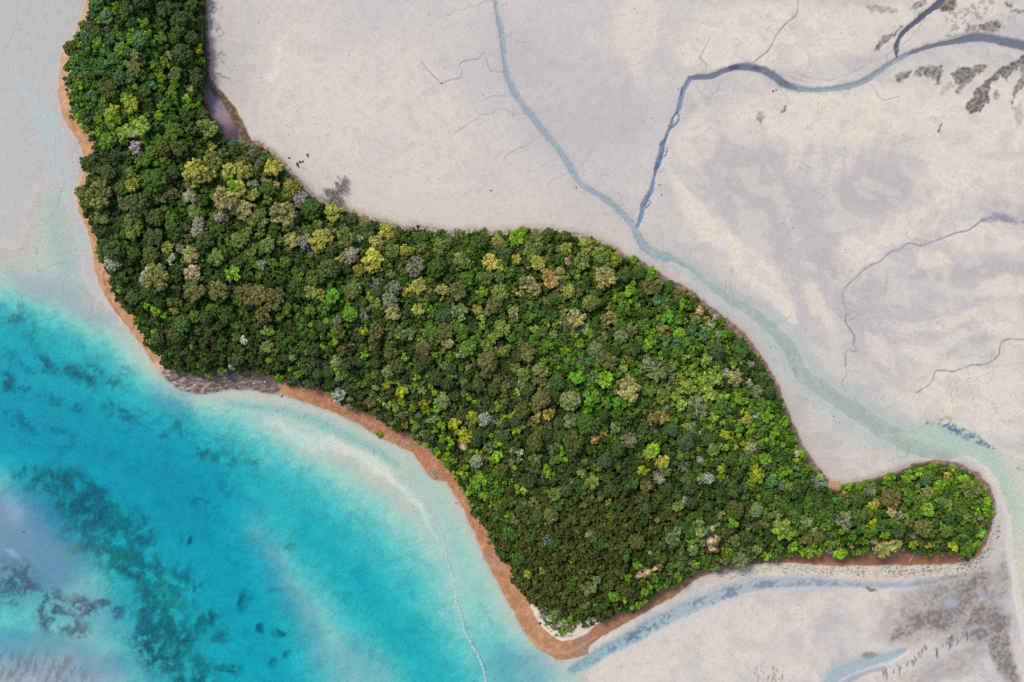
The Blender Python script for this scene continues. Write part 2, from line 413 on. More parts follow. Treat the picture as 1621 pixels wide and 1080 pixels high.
# lilac silt on the shoals at the lower left and on the long bar
sil = np.maximum.reduce([sstep(-.2, .5, ell(40, 860, 130, 100, 45)), .8 * sstep(-.2, .5, ell(60, 1050, 200, 60, 8)), .55 * sstep(-.5, .6, ell(455, 940, 30, 160, -28)), .5 * sstep(-.3, .6, ell(820, 1060, 60, 50, 0)),
                         .5 * sstep(-.3, .6, ell(130, 960, 110, 60, 30)), .45 * sstep(-.3, .6, ell(110, 470, 130, 30, 25)), .45 * sstep(-.3, .6, ell(275, 640, 60, 24, 40)), .4 * sstep(-.3, .6, ell(560, 1060, 60, 50, 30))])
paint(isb * sil * sstep(-.1, .15, deep) * .95, (164, 166, 198))
paint(isb * sstep(.2, .7, ell(20, 800, 26, 60, -20)) * .6, (206, 196, 222))
paint(isb * sstep(.3, .7, ell(14, 876, 24, 8, 0)) * .8, (216, 205, 226))
# sand ripples, lower left corner
rip = sstep(.5, .62, fbm(XB * 1.0 + YB * .25, YB * .28, 7, 211, 3)) * sstep(-.2, .4, ell(50, 1060, 110, 36, 10))
paint(rip * .55, (150, 132, 130))
paint(sstep(.55, .7, n_w) * sstep(0, .4, ell(90, 1080, 120, 20, 0)) * .6, (205, 200, 225))

WEED = (122, 128, 112)
weed = np.zeros_like(X)
for (cx, cy, rx, ry, rot, a, th) in [
        (70, 765, 34, 20, 25, 1, .36), (35, 750, 26, 14, 20, .8, .42), (125, 800, 62, 32, 35, 1.05, .30), (150, 850, 50, 38, 40, .9, .36), (205, 840, 36, 26, 50, .9, .36), (195, 890, 60, 26, 48, 1, .34),
        (232, 930, 20, 44, -12, 1, .34), (222, 905, 40, 30, 40, .9, .40), (245, 980, 26, 52, -15, 1, .36), (280, 930, 26, 36, -30, .85, .40), (265, 1020, 40, 46, -30, 1.05, .34), (300, 1070, 46, 30, 30, 1, .36), (320, 992, 22, 15, -35, 1, .34), (345, 1008, 18, 8, -40, .8, .40),
        (387, 955, 8, 12, 0, .9, .36), (430, 1015, 8, 7, 0, 1.0, .36), (447, 1040, 6, 6, 0, 1.0, .36), (405, 1003, 5, 6, 0, 1, .36), (427, 1057, 6, 8, 0, 1, .36), (365, 1068, 16, 9, 0, 1, .36), (290, 854, 4, 4, 0, 1.0, .36), (277, 850, 4, 6, 0, 1, .36), (467, 868, 9, 8, 0, .8, .42), (305, 930, 14, 5, 0, .9, .4), (316, 800, 20, 9, 30, .6, .44),
        (40, 515, 14, 40, -10, .5, .40), (18, 500, 26, 12, 0, .6, .40), (82, 560, 10, 8, 0, .6, .42), (125, 595, 34, 14, 10, .95, .36), (60, 580, 44, 14, 10, .8, .42), (152, 598, 12, 7, -20, .9, .36), (5, 605, 12, 14, 0, 1.1, .34), (30, 615, 18, 6, 0, .9, .38), (197, 592, 8, 12, 20, .7, .40), (180, 612, 16, 9, 20, .7, .40),
        (110, 638, 60, 7, 8, .6, .42), (190, 655, 40, 8, 25, .7, .40), (285, 685, 14, 11, 20, .9, .36), (258, 690, 8, 5, 0, .9, .38), (225, 650, 8, 5, 0, .6, .4), (315, 712, 30, 14, 30, .6, .42), (355, 720, 26, 20, 40, .55, .44), (395, 722, 14, 14, 0, .5, .42), (350, 765, 16, 20, 0, .35, .44), (20, 660, 30, 12, 20, .5, .44), (60, 690, 60, 16, 20, .4, .46)]:
    e = ell(cx, cy, rx * 1.3, ry * 1.3, rot)
    weed = np.maximum(weed, a * sstep(-.25, .55, e) * sstep(th - .06, th + .22, n_w * .65 + n_m * .2 + n_f * .15))
sl, q, d = line([(15, 745), (60, 768), (110, 800), (160, 838), (200, 880), (228, 925), (250, 975), (275, 1025), (310, 1090)], [26, 44, 62, 74, 78, 74, 78, 84, 90], XA, YA)
weed[sl] = np.maximum(weed[sl], .75 * sstep(1.25, .35, q) * sstep(.38, .60, n_w[sl] * .5 + n_m[sl] * .3 + n_f[sl] * .2))
paint(isb * weed * .76, (116, 128, 130))
paint(isb * weed * sstep(.45, .68, n_m) * .5, (76, 98, 118))
yel = sstep(.5, .6, n_m) * np.maximum.reduce([sstep(0, .4, ell(200, 825, 36, 18, 40)), sstep(0, .4, ell(190, 880, 36, 24, 45)), sstep(0, .5, ell(270, 950, 36, 60, -25)), sstep(0, .5, ell(130, 900, 26, 60, -45)) * .6])
paint(isb * yel * .38, (190, 186, 136))
speck = sstep(.64, .72, fbm(X, Y, 3.0, 231, 2))
paint(isb * weed * speck * .35, (205, 205, 190))
# dark rocky reef at the lower left
reef = np.zeros_like(X)
for (cx, cy, rx, ry, rot) in [(82, 952, 32, 20, 25), (100, 985, 40, 20, 30), (66, 975, 18, 30, -10), (130, 960, 24, 18, 30), (232, 1030, 22, 40, -28), (25, 920, 34, 34, 0), (182, 966, 14, 10, 30), (160, 950, 12, 8, 0)]:
    reef = np.maximum(reef, sstep(-.5, .5, ell(cx, cy, rx, ry, rot)) * sstep(.36, .58, n_w * .5 + n_m * .25 + n_f * .25))
reef *= 1 - .8 * np.maximum(sstep(0, .5, ell(92, 955, 16, 6, 20, XB, YB)), sstep(0, .5, ell(98, 980, 26, 6, 12, XB, YB)))
paint(isb * np.clip(reef * (.45 + n_f), 0, 1) * .85, (88, 86, 118))
paint(isb * reef * sstep(.58, .68, n_f) * .45, (165, 165, 175))
Z = Z + isb * (reef * .25 + weed * .25) * (n_f + n_m - .7)

# darker line on the inner pool of the lower beach, with weed flecks
sl, q, d = line([(360, 640), (400, 645), (440, 650), (475, 660), (510, 672), (550, 690), (590, 712), (630, 738)], [10, 12, 14, 16, 18, 18, 16, 12])
paint_win(sl, sstep(1.4, .0, q) * .2, (190, 206, 208))
Z[sl] -= .16 * sstep(1.8, .0, q)
paint_win(sl, sstep(1.2, .3, q) * sstep(.60, .68, n_f[sl]) * .4, (130, 140, 138))
sl, q, d = line([(762, 955), (772, 972), (785, 1000)], [6, 9, 5])
paint_win(sl, sstep(1.6, .1, q) * .4 * sstep(.4, .6, n_f[sl]), (140, 160, 170))
# pale bar beside it
sl, q, d = line([(420, 672), (480, 690), (540, 712), (590, 738), (630, 765), (665, 800), (690, 835), (705, 870)], [16, 26, 30, 30, 24, 18, 12, 8], XA, YA)
paint_win(sl, sstep(1.1, .25, q) * .95, (234, 230, 228))

# faint teal rill and puddled wash on the left flats
sl, q, d = line([(28, 110), (45, 150), (70, 190), (85, 225), (92, 270), (100, 300), (92, 330), (85, 360), (105, 400), (125, 450)], [10, 20, 34, 44, 40, 36, 44, 60, 60, 50], XA, YA)
paint_win(sl, sstep(1.4, .0, q) * .75, (184, 200, 203))
sl, q, d = line([(62, 140), (68, 170), (78, 190), (87, 215), (90, 245), (93, 262), (100, 278), (103, 292), (95, 310), (90, 330), (78, 345), (66, 365), (60, 385), (57, 408), (60, 428), (70, 428), (86, 418), (107, 418), (106, 435), (98, 455), (104, 468), (112, 465), (126, 453), (138, 463), (147, 478), (143, 492), (146, 506)], 2.4, XB, YB, 3)
paint_win(sl, sstep(1.6, .3, q) * .42 * sstep(.3, .6, n_m[sl]), (150, 180, 186))
Z[sl] -= .04 * sstep(2.0, .2, q)

# ---- streams over the flats
def stream(pts, wid, col, depth, edge=(182, 178, 182), k=1.0, rim=.35, xx=None, yy=None, smooth=4, alpha=.95):
    sl, q, d = line(pts, wid, xx, yy, smooth)
    q = q * (1 + .9 * (n_m[sl] - .5) + .5 * (n_f[sl] - .5))
    paint_win(sl, sstep(2.6, 1.0, q) * rim, edge)
    paint_win(sl, sstep(1.12, .80, q) * alpha, col, k)
    paint_win(sl, sstep(.55, .85, q) * sstep(1.2, .95, q) * .38 * (.4 + n_m[sl]), tuple(c_ * .74 for c_ in col))
    paint_win(sl, sstep(.5, .62, n_m[sl]) * sstep(.9, .5, q) * .35, tuple(min(235, c_ * 1.13) for c_ in col))
    prof = sstep(1.35, .55, q)
    Z[sl] = Z[sl] * (1 - prof) + (-depth) * prof
    return sl, q


XL, YL = Xc + wx2 * 2.2, Yc + wy2 * 2.2
main = [(778, -40), (783, -8), (786, 15), (793, 45), (797, 75), (800, 100), (806, 130), (820, 155), (838, 180), (858, 205), (878, 228), (895, 252), (908, 275), (922, 294), (945, 308), (968, 323), (985, 338), (1000, 355), (1010, 372), (1020, 390), (1035, 403), (1055, 410)]
stream(main, [7, 7, 7, 8, 8, 8, 9, 9, 9, 9, 9, 9, 9, 8, 8, 8, 9, 10, 11, 12, 12, 14], (176, 185, 204), .09, xx=XL, yy=YL)
low = [(1035, 400), (1055, 409), (1080, 418), (1110, 440), (1150, 470), (1200, 502), (1245, 545), (1268, 590), (1310, 622), (1350, 648), (1390, 676), (1420, 692), (1450, 705), (1500, 712)]
sl, q, d = line(low, [13, 14, 18, 22, 28, 34, 44, 48, 50, 54, 56, 58, 66, 70], XB, YB)
paint_win(sl, sstep(2.1, .0, q) * .85 * (.6 + .8 * n_m[sl]), (178, 194, 195))
paint_win(sl, sstep(.5, .64, n_s[sl]) * sstep(1.2, .4, q) * .5, (206, 206, 202))
Z[sl] = np.minimum(Z[sl], Z[sl] * (1 - sstep(1.25, .3, q)) + -.05 * sstep(.9, .1, q))
sl, q, d = line([(1052, 411), (1062, 410), (1074, 415), (1085, 424)], [4, 7, 6, 3])
paint_win(sl, sstep(1.3, .4, q) * .6 * sstep(.4, .6, n_f[sl]), (150, 160, 185))
# dark slate creek in the upper right
creek = [(1700, 74), (1640, 74), (1600, 69), (1570, 62), (1545, 60), (1520, 64), (1490, 70), (1465, 76), (1440, 85), (1415, 98), (1390, 115), (1365, 130), (1330, 140), (1290, 143), (1260, 140), (1240, 132), (1225, 121), (1205, 111), (1185, 107), (1165, 107), (1145, 113), (1125, 122), (1105, 122), (1092, 125)]
stream(creek, [15, 16, 15, 13, 13, 11, 7, 7, 7, 8, 8, 9, 9, 8, 9, 12, 11, 11, 11, 9, 7, 8, 7, 5], (168, 177, 190), .08, xx=XL, yy=YL)
sl, q, d = line(creek[:9], [17, 17, 17, 15, 14, 12, 8, 8, 5], XL, YL)
paint_win(sl, sstep(1.1, .7, q) * .9, (134, 130, 150))
sl, q, d = line(creek[14:], [5, 13, 13, 12, 12, 11, 9, 9, 8, 7], XL, YL)
paint_win(sl, sstep(1.1, .7, q) * (.75 + .25 * sstep(.4, .6, n_m[sl])), (122, 118, 146))
paint_win(sl, sstep(1.1, .7, q) * sstep(.5, .62, n_m[sl]) * .6, (92, 80, 112))
for pts, w in [([(1092, 125), (1086, 136), (1080, 150), (1076, 168), (1072, 178)], [6, 6, 7, 7, 5]), ([(1072, 178), (1064, 190), (1058, 208), (1050, 232)], [3, 3, 4, 5]), ([(1072, 178), (1076, 188), (1070, 198), (1062, 203), (1056, 214), (1050, 232)], [3, 3, 3, 4, 4, 5]),
               ([(1050, 228), (1046, 245), (1044, 258), (1040, 268)], [9, 8, 8, 5]), ([(1056, 236), (1054, 246), (1046, 252), (1040, 262)], [2, 2, 2, 2]), ([(1040, 260), (1036, 280), (1032, 300), (1024, 315)], [6, 5, 6, 6]), ([(1030, 305), (1026, 316), (1030, 322), (1022, 330)], [2, 2, 2, 2]), ([(1024, 315), (1018, 328), (1015, 343), (1009, 360)], [6, 6, 6, 6])]:
    stream(pts, w, (150, 162, 194), .15, xx=XL, yy=YL, rim=.15)
for pts in [[(1079, 138), (1077, 150)], [(1072, 178), (1066, 186), (1062, 204)], [(1050, 235), (1047, 250)], [(1046, 246), (1041, 266)], [(1040, 258), (1036, 276), (1041, 262)], [(1028, 310), (1020, 326)], [(1057, 215), (1049, 230)]]:
    sl, q, d = line(pts, 4, XL, YL, 0)
    paint_win(sl, sstep(1.2, .5, q) * .7, (104, 112, 150))
stream([(1500, -30), (1488, 3), (1470, 18), (1450, 35), (1432, 50), (1422, 64), (1419, 80), (1420, 92)], [10, 10, 9, 8, 7, 7, 8, 3], (110, 106, 128), .15, xx=XL, yy=YL)
RILLW = [([(1268, -20), (1263, 0), (1262, 20), (1250, 33), (1236, 46), (1226, 62), (1218, 78), (1204, 90), (1190, 102)], 2.2, (134, 128, 140), .8),
         ([(1124, 60), (1112, 84), (1108, 92), (1116, 100), (1119, 108), (1117, 116)], 1.6, (140, 134, 146), .7), ([(1106, 62), (1112, 68), (1118, 60)], 1.4, (160, 156, 166), .5), ([(1108, 86), (1101, 80), (1094, 78)], 1.2, (160, 156, 166), .4),
         ([(1640, 354), (1621, 352), (1590, 350), (1572, 346), (1558, 346), (1545, 356), (1530, 366), (1510, 370), (1495, 376), (1470, 386), (1455, 389), (1438, 385), (1422, 396), (1408, 400), (1392, 415), (1378, 420), (1365, 430), (1352, 442), (1340, 453), (1333, 465), (1336, 482), (1340, 495), (1338, 510), (1346, 522), (1352, 534), (1351, 548), (1357, 553), (1352, 557), (1344, 553), (1339, 560), (1338, 580)], 2.4, (138, 138, 156), .85),
         ([(1640, 538), (1621, 538), (1600, 537), (1588, 540), (1582, 550), (1580, 562), (1570, 572), (1556, 577), (1540, 578), (1525, 582), (1508, 588), (1495, 587), (1480, 588), (1477, 600), (1470, 610), (1460, 616), (1448, 623)], 2.4, (132, 132, 148), .8),
         ([(797, 115), (790, 115), (784, 112), (778, 114), (774, 107), (770, 96), (766, 84), (760, 92), (748, 95), (732, 99), (727, 106), (732, 113), (726, 124), (712, 127), (700, 132), (690, 124), (676, 110), (667, 98)], 1.8, (150, 146, 144), .85),
         ([(700, 132), (680, 142), (662, 158)], 1.2, (176, 172, 172), .6),
         ([(836, 183), (822, 180), (814, 184), (810, 178), (801, 176), (795, 172), (785, 176), (778, 182), (764, 182), (755, 190), (742, 195), (734, 202), (720, 212)], 1.6, (158, 154, 154), .8),
         ([(862, 215), (848, 220), (840, 228), (826, 234), (812, 240), (800, 250), (794, 260)], 1.4, (166, 162, 160), .7), ([(900, 275), (888, 280), (876, 285), (868, 294)], 1.3, (172, 168, 166), .6),
         ([(784, 2), (768, 4), (752, 12), (742, 10), (736, 17), (722, 16), (712, 24), (695, 27)], 1.4, (168, 164, 164), .7), ([(799, 62), (808, 56), (820, 54)], 1.2, (170, 166, 166), .6),
         ([(912, 270), (922, 262), (932, 252), (936, 240), (930, 232)], 1.2, (176, 172, 174), .6), ([(905, 290), (915, 305), (930, 315), (925, 322)], 1.2, (178, 174, 172), .5),
         ([(1380, 135), (1388, 148), (1396, 158), (1408, 157), (1424, 153)], 1.6, (170, 158, 150), .8), ([(1262, 555), (1256, 570), (1260, 590), (1266, 605)], 1.6, (176, 170, 168), .5), ([(1405, 430), (1403, 455), (1400, 478)], 3, (180, 178, 184), .5),
         ([(1220, 385), (1250, 420), (1262, 455), (1268, 500)], 1.4, (180, 174, 172), .6), ([(1440, 706), (1438, 718), (1432, 726), (1420, 724), (1405, 732)], 1.6, (172, 166, 164), .7),
         ([(30, -10), (28, 30), (20, 60), (5, 85)], 1.6, (180, 180, 186), .6), ([(1264, 118), (1300, 128), (1340, 120), (1400, 90), (1440, 62), (1465, 30)], 2.0, (186, 176, 168), .6), ([(1240, 118), (1265, 128), (1300, 132)], 1.8, (176, 168, 164), .6)]
for pts, w, col, al in RILLW:
    sl, q, d = line(pts, w, XL, YL, 3)
    vary = .55 + .45 * sstep(.35, .6, n_m[sl])
    paint_win(sl, sstep(2.6, 1.0, q) * .22 * al, (196, 190, 188))
    paint_win(sl, sstep(1.5, .6, q) * al * vary, col)
    Z[sl] -= .07 * sstep(2.0, .3, q)
rq = random.Random(12)
FEED = []
for src, side, k in ((main, -1, 9), (main, 1, 8), (creek[9:], 1, 7), (creek[9:], -1, 6), (low, -1, 9), ([(1545, 356), (1470, 386), (1392, 415), (1340, 453), (1338, 510)], 1, 9), ([(1582, 550), (1525, 582), (1478, 600)], -1, 6), ([(1333, 465), (1346, 522), (1340, 570)], -1, 5)):
    for _ in range(k):
        i = rq.randrange(len(src) - 1); u = rq.random()
        x = src[i][0] * (1 - u) + src[i + 1][0] * u; y = src[i][1] * (1 - u) + src[i + 1][1] * u
        dx, dy = src[i + 1][0] - src[i][0], src[i + 1][1] - src[i][1]
        th = math.atan2(dy, dx) + side * rq.uniform(.9, 1.9) + math.pi * (rq.random() < .1)
        pts = [(x, y)]
        for _ in range(rq.randint(4, 11)):
            th += rq.gauss(0, .55); st = rq.uniform(5, 11)
            x += st * math.cos(th); y += st * math.sin(th); pts.append((x, y))
            if rq.random() < .22 and len(pts) > 3:
                t2 = th + rq.choice([-1, 1]) * rq.uniform(.5, 1.1); bx, by = x, y; br = [(x, y)]
                for _ in range(rq.randint(2, 5)):
                    t2 += rq.gauss(0, .5); bx += 7 * math.cos(t2); by += 7 * math.sin(t2); br.append((bx, by))
                FEED.append((br, rq.uniform(.9, 1.3), rq.uniform(.25, .5)))
        FEED.append((pts, rq.uniform(1.0, 1.7), rq.uniform(.3, .65)))
for pts, w, al in FEED:
    sl, q, d = line(pts, [w * (1 - .6 * i / len(pts)) for i in range(len(pts))], XL, YL, 3)
    ok = (sdb[sl] < -4)
    paint_win(sl, sstep(1.6, .5, q) * al * ok * (.4 + .8 * n_m[sl]), (152, 146, 152))
    paint_win(sl, sstep(4, 1, q) * al * ok * .22, (188, 182, 184))
for pts, w, al in [([(1338, 575), (1340, 592), (1332, 606), (1340, 622)], 1.6, .6), ([(1452, 668), (1462, 680), (1470, 692)], 3, .5)]:
    sl, q, d = line(pts, w, XL, YL, 3)
    paint_win(sl, sstep(1.6, .5, q) * al, (150, 150, 164))
sl, q, d = line([(1448, 623), (1443, 632), (1446, 645), (1450, 655), (1453, 672)], [4, 6, 7, 9, 5])
paint_win(sl, sstep(1.2, .4, q) * .8, (214, 212, 208))
sl, q, d = line([(1555, 350), (1580, 344), (1610, 350), (1640, 356)], [10, 18, 16, 14])
paint_win(sl, sstep(1.2, .3, q) * sstep(.4, .56, n_f[sl] * .5 + n_m[sl] * .5) * .75, (128, 132, 156))

# ---- estuary water at the right
est = poly_sd(XB, YB, [(1420, 690), (1450, 668), (1475, 658), (1500, 664), (1530, 668), (1560, 682), (1585, 705), (1621, 715), (1750, 720), (1750, 1180), (1640, 1080), (1615, 1000), (1600, 920), (1592, 880), (1593, 850), (1592, 820), (1582, 790), (1572, 765), (1556, 745), (1530, 728), (1500, 718), (1470, 712)])
wet = sstep(-6, 16, est)
paint(wet, (216, 216, 210))
core = np.maximum(sstep(-.4, .6, ell(1500, 698, 84, 30, 12, XB, YB)), sstep(-.4, .6, ell(1578, 770, 26, 84, -22, XB, YB)))
Z = np.where(wet > 0, Z * (1 - wet) + (-.03 - .11 * core) * wet, Z)
paint(sstep(-4, 2, est) * sstep(8, 2, est) * .5 * sstep(760, 860, Yc), (232, 231, 227))
paint(sstep(-.2, .5, ell(1600, 900, 26, 120, 0)) * wet * .6, (219, 218, 209))
for (cx, cy, rx, ry, rot) in [(1505, 672, 16, 7, 20), (1522, 679, 9, 7, 0), (1540, 680, 6, 3, 0), (1556, 690, 9, 5, 30), (1572, 702, 10, 5, 40), (1552, 694, 4, 3, 0), (1618, 748, 9, 3, 40), (1474, 667, 3, 2, 0)]:
    paint(sstep(-.5, .5, ell(cx, cy, rx * 1.2, ry * 1.2, rot, XA, YA)) * sstep(.40, .58, n_f * .7 + n_m * .3) * .85, (112, 126, 164))

# ---- channel below the island with blue weed, pools, dark bed at the lower right
chan = [(905, 1062), (930, 1050), (960, 1030), (1000, 1010), (1030, 992), (1060, 978), (1110, 955), (1160, 937), (1200, 927), (1260, 921), (1320, 925), (1380, 928), (1440, 926), (1480, 920), (1515, 913)]
sl, q, d = line(chan, [16, 22, 26, 28, 30, 30, 30, 28, 24, 22, 16, 14, 12, 12, 8], XB, YB)
paint_win(sl, sstep(1.5, .5, q) * .8, (190, 198, 210))
dpt = np.interp(X[sl], [900, 1000, 1100, 1200, 1320, 1520], [.26, .16, .09, .05, .03, .03])
prof = sstep(1.25, .35, q)
Z[sl] = np.minimum(Z[sl], Z[sl] * (1 - prof) - dpt * prof)
paint_win(sl, sstep(1.0, .2, q) * sstep(.46, .6, n_f[sl] * .45 + n_m[sl] * .55) * np.interp(X[sl], [940, 980, 1180, 1320, 1400], [.45, .85, .75, .5, .2]), (124, 134, 170))
sl, q, d = line([(1300, 1120), (1320, 1072), (1345, 1058), (1385, 1046), (1410, 1040), (1432, 1030)], [40, 34, 30, 26, 18, 10], XB, YB)
paint_win(sl, sstep(1.2, .4, q) * .9, (188, 200, 216))
Z[sl] = np.minimum(Z[sl], Z[sl] * (1 - sstep(1.2, .4, q)) - .06 * sstep(1.2, .4, q))
sl, q, d = line([(1330, 1084), (1365, 1066), (1400, 1058)], [10, 8, 6], XB, YB)
paint_win(sl, sstep(1.4, .4, q) * .6, (150, 150, 172))
dark = np.zeros_like(X)
for (cx, cy, rx, ry, rot, a) in [(1480, 978, 62, 30, -12, .62), (1445, 985, 40, 14, -50, .5), (1530, 940, 60, 22, -35, .55), (1560, 985, 36, 44, 25, .62), (1585, 915, 16, 40, 20, .35), (1420, 1000, 8, 20, 35, .6), (1380, 1033, 14, 8, 0, .45), (1590, 1040, 18, 60, -14, .6), (1500, 960, 110, 52, -22, .42), (1520, 1045, 60, 20, -10, .3), (1480, 1068, 80, 16, -8, .2), (1380, 935, 12, 3, 35, .9)]:
    dark = np.maximum(dark, a * sstep(-.25, .5, ell(cx, cy, rx, ry, rot)) * (.6 + .6 * n_f))
paint(np.clip(dark * 1.5 * (.25 + n_w * .7 + n_f * .7), 0, .9) * (1 - sstep(-6, 6, est)), (120, 111, 110))
for (cx, cy, rx, ry, rot) in [(1503, 955, 15, 8, -12), (1548, 936, 8, 5, 0), (1540, 995, 12, 4, -25), (1562, 993, 4, 4, 0), (1530, 1066, 14, 4, -30)]:
    paint(sstep(-.25, .6, ell(cx, cy, rx, ry, rot, XE, YE) + (n_f - .5) * 1.2) * .75, (176, 180, 194))
rs = random.Random(5)
for i in range(34):
    t = rs.random()
    x0 = 1395 + 130 * t + rs.uniform(-8, 8); y0 = 1062 - 62 * t + rs.uniform(-6, 6)
    L = rs.uniform(6, 17); b = rs.uniform(-4, 5)
    sl, q, d = line([(x0, y0), (x0 + b, y0 + L * .5), (x0 + b * .4, y0 + L)], [1.2, 2.6, .8], XB, YB, 3)
    paint_win(sl, sstep(1.5, .5, q) * .75, (116, 108, 104))
for i in range(26):
    x0 = rs.uniform(1195, 1240); y0 = rs.uniform(1052, 1082)
    sl, q, d = line([(x0, y0), (x0 + rs.uniform(-3, 5), y0 + rs.uniform(3, 8))], 1.8, XB, YB, 0)
    paint_win(sl, sstep(1.5, .5, q) * .6, (128, 122, 116))
for (cx, cy, rx, ry, rot) in [(1195, 1020, 40, 14, 20), (1310, 1000, 26, 8, 10), (1090, 1040, 26, 40, 0), (1320, 985, 60, 8, 5)]:
    paint(sstep(-.2, .6, ell(cx, cy, rx, ry, rot)) * .35, (184, 184, 186))

# ---- algal mats in the upper right
MAT = (112, 104, 106)
mat = np.zeros_like(X)
XM, YM = Xc + wx1 * 6 + wx2 * 7, Yc + wy1 * 6 + wy2 * 7
MATS = [([(1416, 119), (1425, 114), (1442, 111), (1441, 119), (1429, 129), (1417, 128)], .75), ([(1446, 115), (1452, 109), (1468, 106), (1492, 106), (1491, 117), (1487, 122), (1489, 128), (1486, 134), (1480, 135), (1484, 127), (1476, 124), (1466, 121), (1460, 116), (1450, 122)], .85),
        ([(1506, 117), (1518, 107), (1538, 106), (1563, 101), (1561, 111), (1542, 123), (1528, 135), (1516, 150), (1512, 146), (1518, 137), (1510, 129)], .85), ([(1482, 150), (1504, 127), (1510, 139), (1490, 156)], .32),
        ([(1528, 168), (1538, 152), (1549, 137), (1573, 115), (1583, 107), (1640, 80), (1640, 94), (1607, 111), (1593, 127), (1584, 119), (1577, 129), (1567, 135), (1565, 162), (1551, 176), (1538, 180), (1530, 176)], .95),
        ([(1617, 105), (1640, 98), (1640, 118), (1609, 151), (1601, 174), (1605, 147), (1615, 119)], .7), ([(1575, 143), (1581, 143), (1583, 156), (1579, 162), (1573, 155)], .6), ([(1550, 40), (1581, 33), (1587, 38), (1585, 44), (1571, 48), (1548, 50)], .8),
        ([(1504, 45), (1518, 43), (1516, 50), (1506, 50)], .45), ([(1532, 40), (1550, 38), (1546, 49), (1530, 51)], .5), ([(1383, 85), (1387, 69), (1403, 57), (1417, 51), (1427, 42), (1417, 59), (1403, 69), (1391, 79)], .85),
        ([(1439, 12), (1450, 4), (1464, 1), (1466, 6), (1451, 18)], .85), ([(1486, 8), (1498, -20), (1518, -20), (1514, 12), (1506, 19), (1490, 18)], .9), ([(1591, 2), (1603, 8), (1603, 14), (1593, 10)], .8), ([(1599, 18), (1609, 16), (1640, 18), (1640, 27), (1605, 22)], .6),
        ([(1482, 210), (1490, 196), (1491, 202), (1486, 210)], .85), ([(1364, 12), (1378, 8), (1420, 14), (1422, 20), (1390, 20)], .4), ([(1388, 17), (1400, 14), (1406, 20), (1394, 22)], .5), ([(1198, 180), (1206, 178), (1212, 186), (1205, 196), (1199, 192)], .5), ([(1232, 177), (1243, 168), (1244, 171), (1234, 180)], .8),
        ([(1496, 57), (1548, 51), (1592, 44), (1592, 46), (1548, 54), (1496, 60)], .45), ([(1604, 175), (1616, 160), (1618, 190), (1608, 205)], .3), ([(1528, 190), (1560, 170), (1570, 172), (1535, 200)], .0)]
for pl, a_ in MATS:
    sl = win(pl, 10)
    e = poly_sd(XM[sl], YM[sl], pl)
    mat[sl] = np.maximum(mat[sl], a_ * sstep(-1.6, 1.6, e + (n_f[sl] - .5) * 5) * (.62 + .55 * sstep(.3, .7, n_f[sl] * .6 + n_m[sl] * .4)))
paint(np.clip(mat, 0, .95), MAT)
paint(mat * sstep(.52, .66, n_f) * .35, (74, 70, 76))
paint(mat * sstep(.48, .36, n_f) * .45, (165, 156, 150))
paint(sstep(.1, .5, ell(1500, 12, 14, 9, -20)) * .6, (96, 66, 44))
paint(sstep(.50, .60, fbm(XB, YB, 6, 251, 3)) * sstep(0, .5, ell(1535, 22, 60, 22, -28)) * .5, (120, 104, 96))
for (cx, cy, rx, ry) in [(1510, 628, 8, 22), (1570, 650, 10, 18), (1500, 660, 12, 8), (1600, 665, 10, 8)]:
    paint(sstep(-.2, .5, ell(cx, cy, rx, ry, 15)) * sstep(.52, .62, n_f) * .6, (176, 158, 140))
# dark scatter right of the neck
for (cx, cy, rx, ry) in [(346, 12, 12, 13), (355, 48, 14, 14), (352, 85, 12, 16), (340, 30, 6, 12), (350, 122, 14, 6)]:
    paint(sstep(-.1, .5, ell(cx, cy, rx, ry, 0)) * sstep(.46, .56, n_f * .6 + n_m * .4) * (.85 if cy < 20 else .55), (112, 106, 110))
paint(sstep(.68, .73, fbm(X, Y, 2.6, 261, 2)) * sstep(-10, 10, -sdb) * (1 - seab) * .25, (150, 142, 140))

# ---- island: beaches, banks, soil
on = sstep(-.6, 1.4, sdb)
inl = np.clip(sdb, 0, 60) * PX
west = sstep(1000, 900, Xc) * sstep(250, 330, Xc + (Yc > 330) * 400)
isw = (sstep(930, 900, Xc) * ((Yc > 560) | (Xc < 240)))
south = sstep(900, 940, Xc) * (Yc > 860)
bank = 1 - np.clip(isw + south, 0, 1)
paint(on * isw, (207, 158, 116))
paint(on * isw * sstep(430, 520, Xc), (186, 128, 94))
paint(on * isw * sstep(760, 830, Xc), (188, 138, 104))
paint(on * isw * sstep(5, 0, sdb) * .45, (182, 136, 106))
paint(on * isw * sstep(200, 120, Yc) * .6, (214, 188, 168))
paint(on * isw * sstep(.5, .62, fbm(X + Y * .3, Y * .35, 8, 271, 3)) * .25, (224, 184, 146))
paint(on * south, (184, 134, 102))
paint(on * south * sstep(7, 1, sdb) * .5, (168, 128, 108))
paint(on * bank, (140, 118, 108))
paint(on * bank * sstep(.45, .6, n_f) * .5, (176, 150, 138))
paint(on * bank * sstep(395, 420, Xc) * sstep(1010, 960, Xc) * sstep(430, 410, Yc) * .7, (194, 181, 173))
paint(on * bank * sstep(.52, .66, n_m) * sstep(1060, 1100, Xc) * .45, (138, 92, 76))
paint(on * bank * sstep(.55, .42, n_f) * .6, (108, 92, 84))
tide = fbm(XB, YB, 9, 371, 4)
paint(on * isw * sstep(.42, .6, tide) * .30, (168, 118, 88))
paint(on * isw * sstep(.56, .70, n_f) * .35, (222, 186, 156))
for lv, al in ((5.5, .45), (9.5, .35), (13.5, .3)):
    paint(on * isw * sstep(1.3, .3, np.abs(sdb - lv - (n_m - .5) * 5)) * sstep(.42, .6, n_w) * al, (128, 98, 80))
